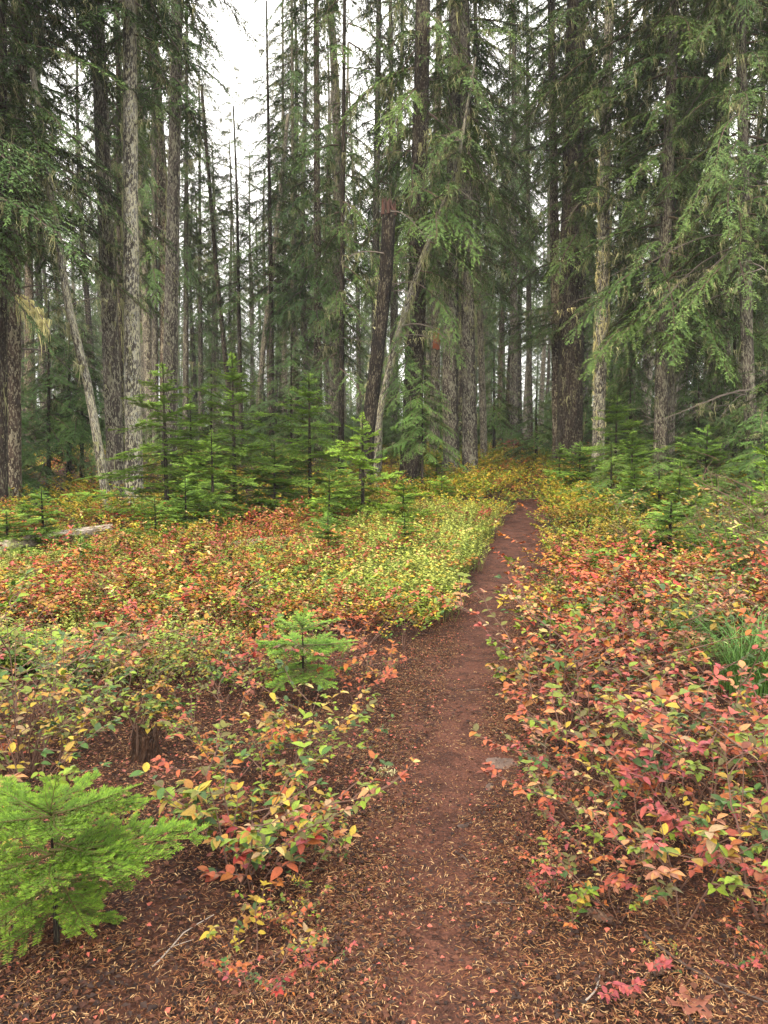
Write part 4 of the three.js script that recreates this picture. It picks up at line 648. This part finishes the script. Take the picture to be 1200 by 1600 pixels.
  { // upturned red root where the path ends
    const base = ground(camX(803, 712, 29.5), -29.5), o = thing('upturned_root', base, 'red-brown upturned root mass at the end of the path', 'root'), T = new Tris(), q = rng(8);
    for (let i = 0; i < 40; i++) { const a = q() * 6.28, e = q() * 1.4, l = .25 + q() * .5, m = V(Math.cos(a) * Math.cos(e) * l * .5, .3 + Math.sin(e) * l * .5, Math.sin(a) * Math.cos(e) * l * .5); T.limb([V(0, .25, 0), m, V(m.x * 1.9 + (q() - .5) * .2, m.y + (q() - .4) * .3, m.z * 1.9)], .07, .015, 5, mix3([.22, .06, .03], [.1, .045, .03], q())); } part('roots', T.build(), MAT.wood, o).userData.kind = 'stuff';
    const mound = new THREE.IcosahedronGeometry(.42, 3), p = mound.attributes.position; for (let i = 0; i < p.count; i++) { const k = 1 + .35 * noise(p.getX(i) * 4, p.getY(i) * 4, p.getZ(i) * 4); p.setXYZ(i, p.getX(i) * k, p.getY(i) * k * .7, p.getZ(i) * k); } mound.computeVertexNormals(); part('soil', mound, new THREE.MeshStandardMaterial({ color: new THREE.Color().setRGB(.13, .045, .025), roughness: 1 }), o).position.y = .12;
  }
  const stoneMat = new THREE.MeshStandardMaterial({ color: new THREE.Color().setRGB(.15, .1, .08), roughness: .9, bumpMap: soilHeight, bumpScale: .01 });
  const stone = (label, base, sx, sy, sz, rot, seed) => { const g = new THREE.IcosahedronGeometry(1, 4), p = g.attributes.position; for (let i = 0; i < p.count; i++) { const x = p.getX(i), y = p.getY(i), z = p.getZ(i), k = 1 + .22 * noise(x * 1.6 + seed, y * 1.6, z * 1.6) + .07 * noise(x * 6, y * 6 + seed, z * 6); p.setXYZ(i, x * k * sx, y * k * sy, z * k * sz); } g.computeVertexNormals(); const m = shade(new THREE.Mesh(g, stoneMat)); m.name = numbered('flat_stone'); m.position.copy(base); m.rotation.y = rot; tag(m, label, 'stone'); scene.add(m); };
  stone('flat grey stone bedded in the path', onGround(785, 1196), .09, .02, .08, .3, 1); stone('narrow grey stone tailing off below the flat stone in the path', onGround(768, 1232), .028, .014, .09, -.5, 5);
  const bit = (name, label, cat, px, py, geo, mat, rot, lift = .01) => { const m = shade(new THREE.Mesh(geo, mat)); m.name = numbered(name); m.position.copy(onGround(px, py)).y += lift; m.rotation.set(...rot); tag(m, label, cat); scene.add(m); };
  const twig = (L, r0, seed, col) => { const q = rng(seed), T = new Tris(), pts = []; for (let i = 0; i <= 6; i++) pts.push(V((i / 6 - .5) * L, .006 * q(), .05 * L * Math.sin(i * .9 + seed))); T.limb(pts, r0, r0 * .45, 6, col); const m = pts[3]; T.limb([m, V(m.x + L * .14, .01, m.z + L * .12)], r0 * .5, r0 * .2, 4, col); return T.build(); };
  const dk = [.055, .035, .028], gr = [.24, .2, .17];
  [['dark twig lying across the path', 972, 1540 - 457, .13, .006, dk, .1], ['thin dark twig slanting down the path', 735, 1358, .2, .004, dk, -1], ['short black twig end on the path', 727, 1297, .07, .011, dk, .6], ['pale forked twig on the litter near the bottom right', 930, 1553, .16, .003, gr, .9], ['long grey twig on the litter below the large seedling bough', 270, 1490, .34, .003, gr, 1.0], ['grey twig on the litter beside the large seedling', 215, 1303, .2, .006, [.14, .1, .085], .25], ['pale upright twig on the litter left of the path', 474, 1430, .1, .005, [.2, .12, .08], 1.4], ['curved grey twig by the white-streaked litter', 525, 1310, .12, .005, gr, 1.3], ['thin twig at the right side of the path', 790, 1417, .18, .003, [.12, .08, .06], .05], ['dark twig trailing across the lower right litter', 1130, 1540, .5, .004, dk, -.9]].forEach(([l, x, y, L, r0, c, rot], i) => bit('twig', l, 'twig', i ? x : 745, y, twig(L, r0, i + 3, c), MAT.wood, [0, rot, .04]));
  const cone = (() => { const T = new Tris(), q = rng(4); T.limb([V(-.045, 0, 0), V(0, 0, 0), V(.045, 0, 0)], .012, .007, 8, [.06, .035, .025]); for (let i = 0; i < 90; i++) { const t = i / 90, a = i * 2.4, R = .019 * Math.sin(Math.PI * (.12 + t * .8)), x = -.045 + t * .09, p = (d, k, w) => V(x + d, Math.cos(a + w) * k, Math.sin(a + w) * k), c = mix3([.07, .04, .028], [.15, .09, .06], q()); T.quad(p(0, R * .5, -.3), p(.012, R * 1.15, -.28), p(.012, R * 1.15, .28), p(0, R * .5, .3), c); } return T.build(); })();
  bit('pine_cone', 'dark fallen cone on the litter at lower right', 'cone', 1030, 1530, cone, MAT.wood, [0, .7, 0], .02); bit('pine_cone', 'dark fallen cone nearer the pink sprig at right', 'cone', 935, 1445, cone, MAT.wood, [0, 2.6, 0], .02);
  bit('fallen_leaf', 'large reddish brown lobed leaf at the bottom edge right of the path', 'leaf', 1078, 1585, (() => { const s = new THREE.Shape(), q = rng(3); const N = 60; for (let i = 0; i <= N; i++) { const a = i / N * 6.2832, R = .05 * (1 + .28 * Math.cos(a * 5) + .08 * Math.cos(a * 13 + 1)); i ? s.lineTo(Math.cos(a) * R, Math.sin(a) * R * .9) : s.moveTo(Math.cos(a) * R, Math.sin(a) * R * .9); } void q; const g = new THREE.ShapeGeometry(s); g.rotateX(-Math.PI / 2); const p = g.attributes.position; for (let i = 0; i < p.count; i++) p.setY(i, .5 * p.getX(i) * p.getX(i) * 9 + .02 * Math.sin(p.getZ(i) * 60)); g.computeVertexNormals(); return g; })(), new THREE.MeshStandardMaterial({ color: new THREE.Color().setRGB(.17, .055, .032), roughness: .7, side: THREE.DoubleSide }), [.25, .3, -.1], .015);
  { const q = rng(12), T = new Tris(); for (let i = 0; i < 60; i++) { const a = q() * 6.28, R = .035 * Math.sqrt(q()), p = V(Math.cos(a) * R, .004, Math.sin(a) * R); T.limb([p, V(p.x + (q() - .5) * .03, .012 + q() * .02, p.z + (q() - .5) * .03), V(p.x + (q() - .5) * .05, .006 + q() * .012, p.z + (q() - .5) * .05)], .0022, .001, 3, mix3([.36, .34, .18], [.5, .46, .25], q())); } bit('lichen_clump', 'pale yellow tuft of fallen lichen at the left side of the path', 'lichen', 605, 1212, T.build(), MAT.wood, [0, 0, 0], 0); }
  { const c = at(65, 500, 12.6), o = thing('lichen_bough', c.clone(), 'dead bough hung with a thick pale lichen beard at far left', 'branch'); const T = new Tris(), q = rng(17), pts = []; for (let i = 0; i <= 6; i++) pts.push(V(-.75 + i * .16, .5 - .02 * i * i, -.5 + i * .11)); T.limb(pts, .018, .006, 5, [.14, .11, .09]); part('branch', T.build(), MAT.wood, o); const S = new Tris(); for (let i = 0; i < 170; i++) { const t = 2.2 + q() * 3.7, a = pts[t | 0], k = .7 + q() * .5; strand(S, q, V(a.x + (q() - .5) * .2, a.y + (q() - .5) * .06, a.z + (q() - .5) * .1), .1 + q() * q() * .62, .009, [k, k, k * .9], 4); } part('lichen_beard', S.build(), MAT.paleLichen, o).userData.kind = 'stuff'; }

  // fallen needles, chips and small leaves; the flat stones stay bare
  const bare = [[785, 1196, .2], [768, 1232, .16], [605, 1212, .1]].map(([x, y, q]) => [onGround(x, y), q]), onStone = (x, D) => bare.some(([p, q]) => Math.hypot(p.x - x, p.z + D) < q);
  const litter = new THREE.Group(); litter.name = 'needle_litter'; tag(litter, 'rust and straw coloured fallen needles, chips and small leaves on the ground', 'litter', null, 'stuff'); scene.add(litter);
  const r = rng(33), patch = (seed, n, size) => { const q = rng(seed), T = new Tris(), tones = [[.21, .1, .04], [.13, .046, .018], [.3, .19, .095], [.065, .023, .012], [.23, .12, .048], [.035, .015, .01]]; for (let i = 0; i < n; i++) { const a = q() * 6.28, b = a + (q() - .5) * .9, l = .005 + q() * q() * .017, w = .0005 + q() * .001, y = .002 + q() * .01, o = V((q() - .5) * size, y, (q() - .5) * size), m = V(o.x + Math.cos(a) * l, y + (q() - .35) * .008, o.z + Math.sin(a) * l), e = V(m.x + Math.cos(b) * l, y + (q() - .6) * .008, m.z + Math.sin(b) * l), s = V(-Math.sin(a), .25, Math.cos(a)).multiplyScalar(w), c = tones[(q() * 6) | 0]; T.quad(o.clone().sub(s), m.clone().sub(s), m.clone().add(s), o.clone().add(s), c); T.tri(m.clone().sub(s), e, m.clone().add(s), c); } return T.build(); };
  const chips = (seed, tones = [[.016, .008, .0065], [.037, .014, .009], [.075, .028, .015], [.025, .0135, .0105]]) => { const q = rng(seed), T = new Tris(); for (let i = 0; i < 22; i++) { const a = q() * 6.28, l = .006 + q() * .015, w = .003 + q() * .006, o = V((q() - .5) * .4, .004 + q() * .008, (q() - .5) * .4), d = V(Math.cos(a), (q() - .5) * .5, Math.sin(a)), s = V(-Math.sin(a), (q() - .5) * .6, Math.cos(a)), c = mix3(tones[(q() * 4) | 0], [.38, .1, .07], q() < .1 ? .8 : 0), p = o.clone().addScaledVector(d, l), m1 = o.clone().addScaledVector(d, l * .5).addScaledVector(s, w), m2 = o.clone().addScaledVector(d, l * .5).addScaledVector(s, -w); m1.y += .004; m2.y += .003; T.tri(o, m1, p, c); T.tri(o, p, m2, c); } return T.build(); };
  [0, 1, 2, 3].forEach((v) => { const l = [], k = []; for (let i = 0; i < 900; i++) { const D = 1.55 + Math.pow(r(), 1.7) * 7.5, x = (r() * 2 - 1) * (D * .53 + .2), o = offTrail(x, D); if ((o < -.12 && r() < .25) || onStone(x, D)) continue; l.push([mat4(ground(x, -D), 0, r() * 6.28, 0, V(1, .7, 1)), new THREE.Color().setScalar(.7 + r() * .6)]); } for (let i = 0; i < 260; i++) { const D = 1.6 + r() * 5.5, [c, w] = trail(D), s = r() < .5 ? -1 : 1, x = c + s * (w * (.75 + r() * .45)); if (onStone(x, D)) continue; l.push([mat4(ground(x, -D), 0, r() * 6.28, 0, V(1, .7, 1)), new THREE.Color().setScalar(.6 + r() * .6)]); k.push([mat4(ground(x, -D), 0, r() * 6.28, 0, .7 + r() * .5)]); } inst('needles', patch(70 + v, 62, .34), MAT.litter, l, litter); for (let i = 0; i < 420; i++) { const D = 1.55 + Math.pow(r(), 1.5) * 9, x = (r() * 2 - 1) * (D * .53 + .2); if ((offTrail(x, D) < -.1 && r() < .6) || onStone(x, D)) continue; k.push([mat4(ground(x, -D), 0, r() * 6.28, 0, .8 + r() * .6)]); } inst('chips', chips(80 + v), MAT.litter, k, litter); });
  [0, 1].forEach((v) => { const k = []; for (let i = 0; i < 620; i++) { const D = 2.4 + r() * 6.5, x = (r() * 2 - 1) * (D * .53 + .2); if (offTrail(x, D) < .15) continue; k.push([mat4(ground(x, -D), 0, r() * 6.28, 0, .7 + r() * .7), new THREE.Color().setScalar(.7 + r() * .6)]); } inst('small_leaves', chips(90 + v, [[.17, .06, .035], [.25, .12, .06], [.09, .034, .022], [.2, .07, .055]]), MAT.litter, k, litter); });
}
renderer.render(scene, camera);
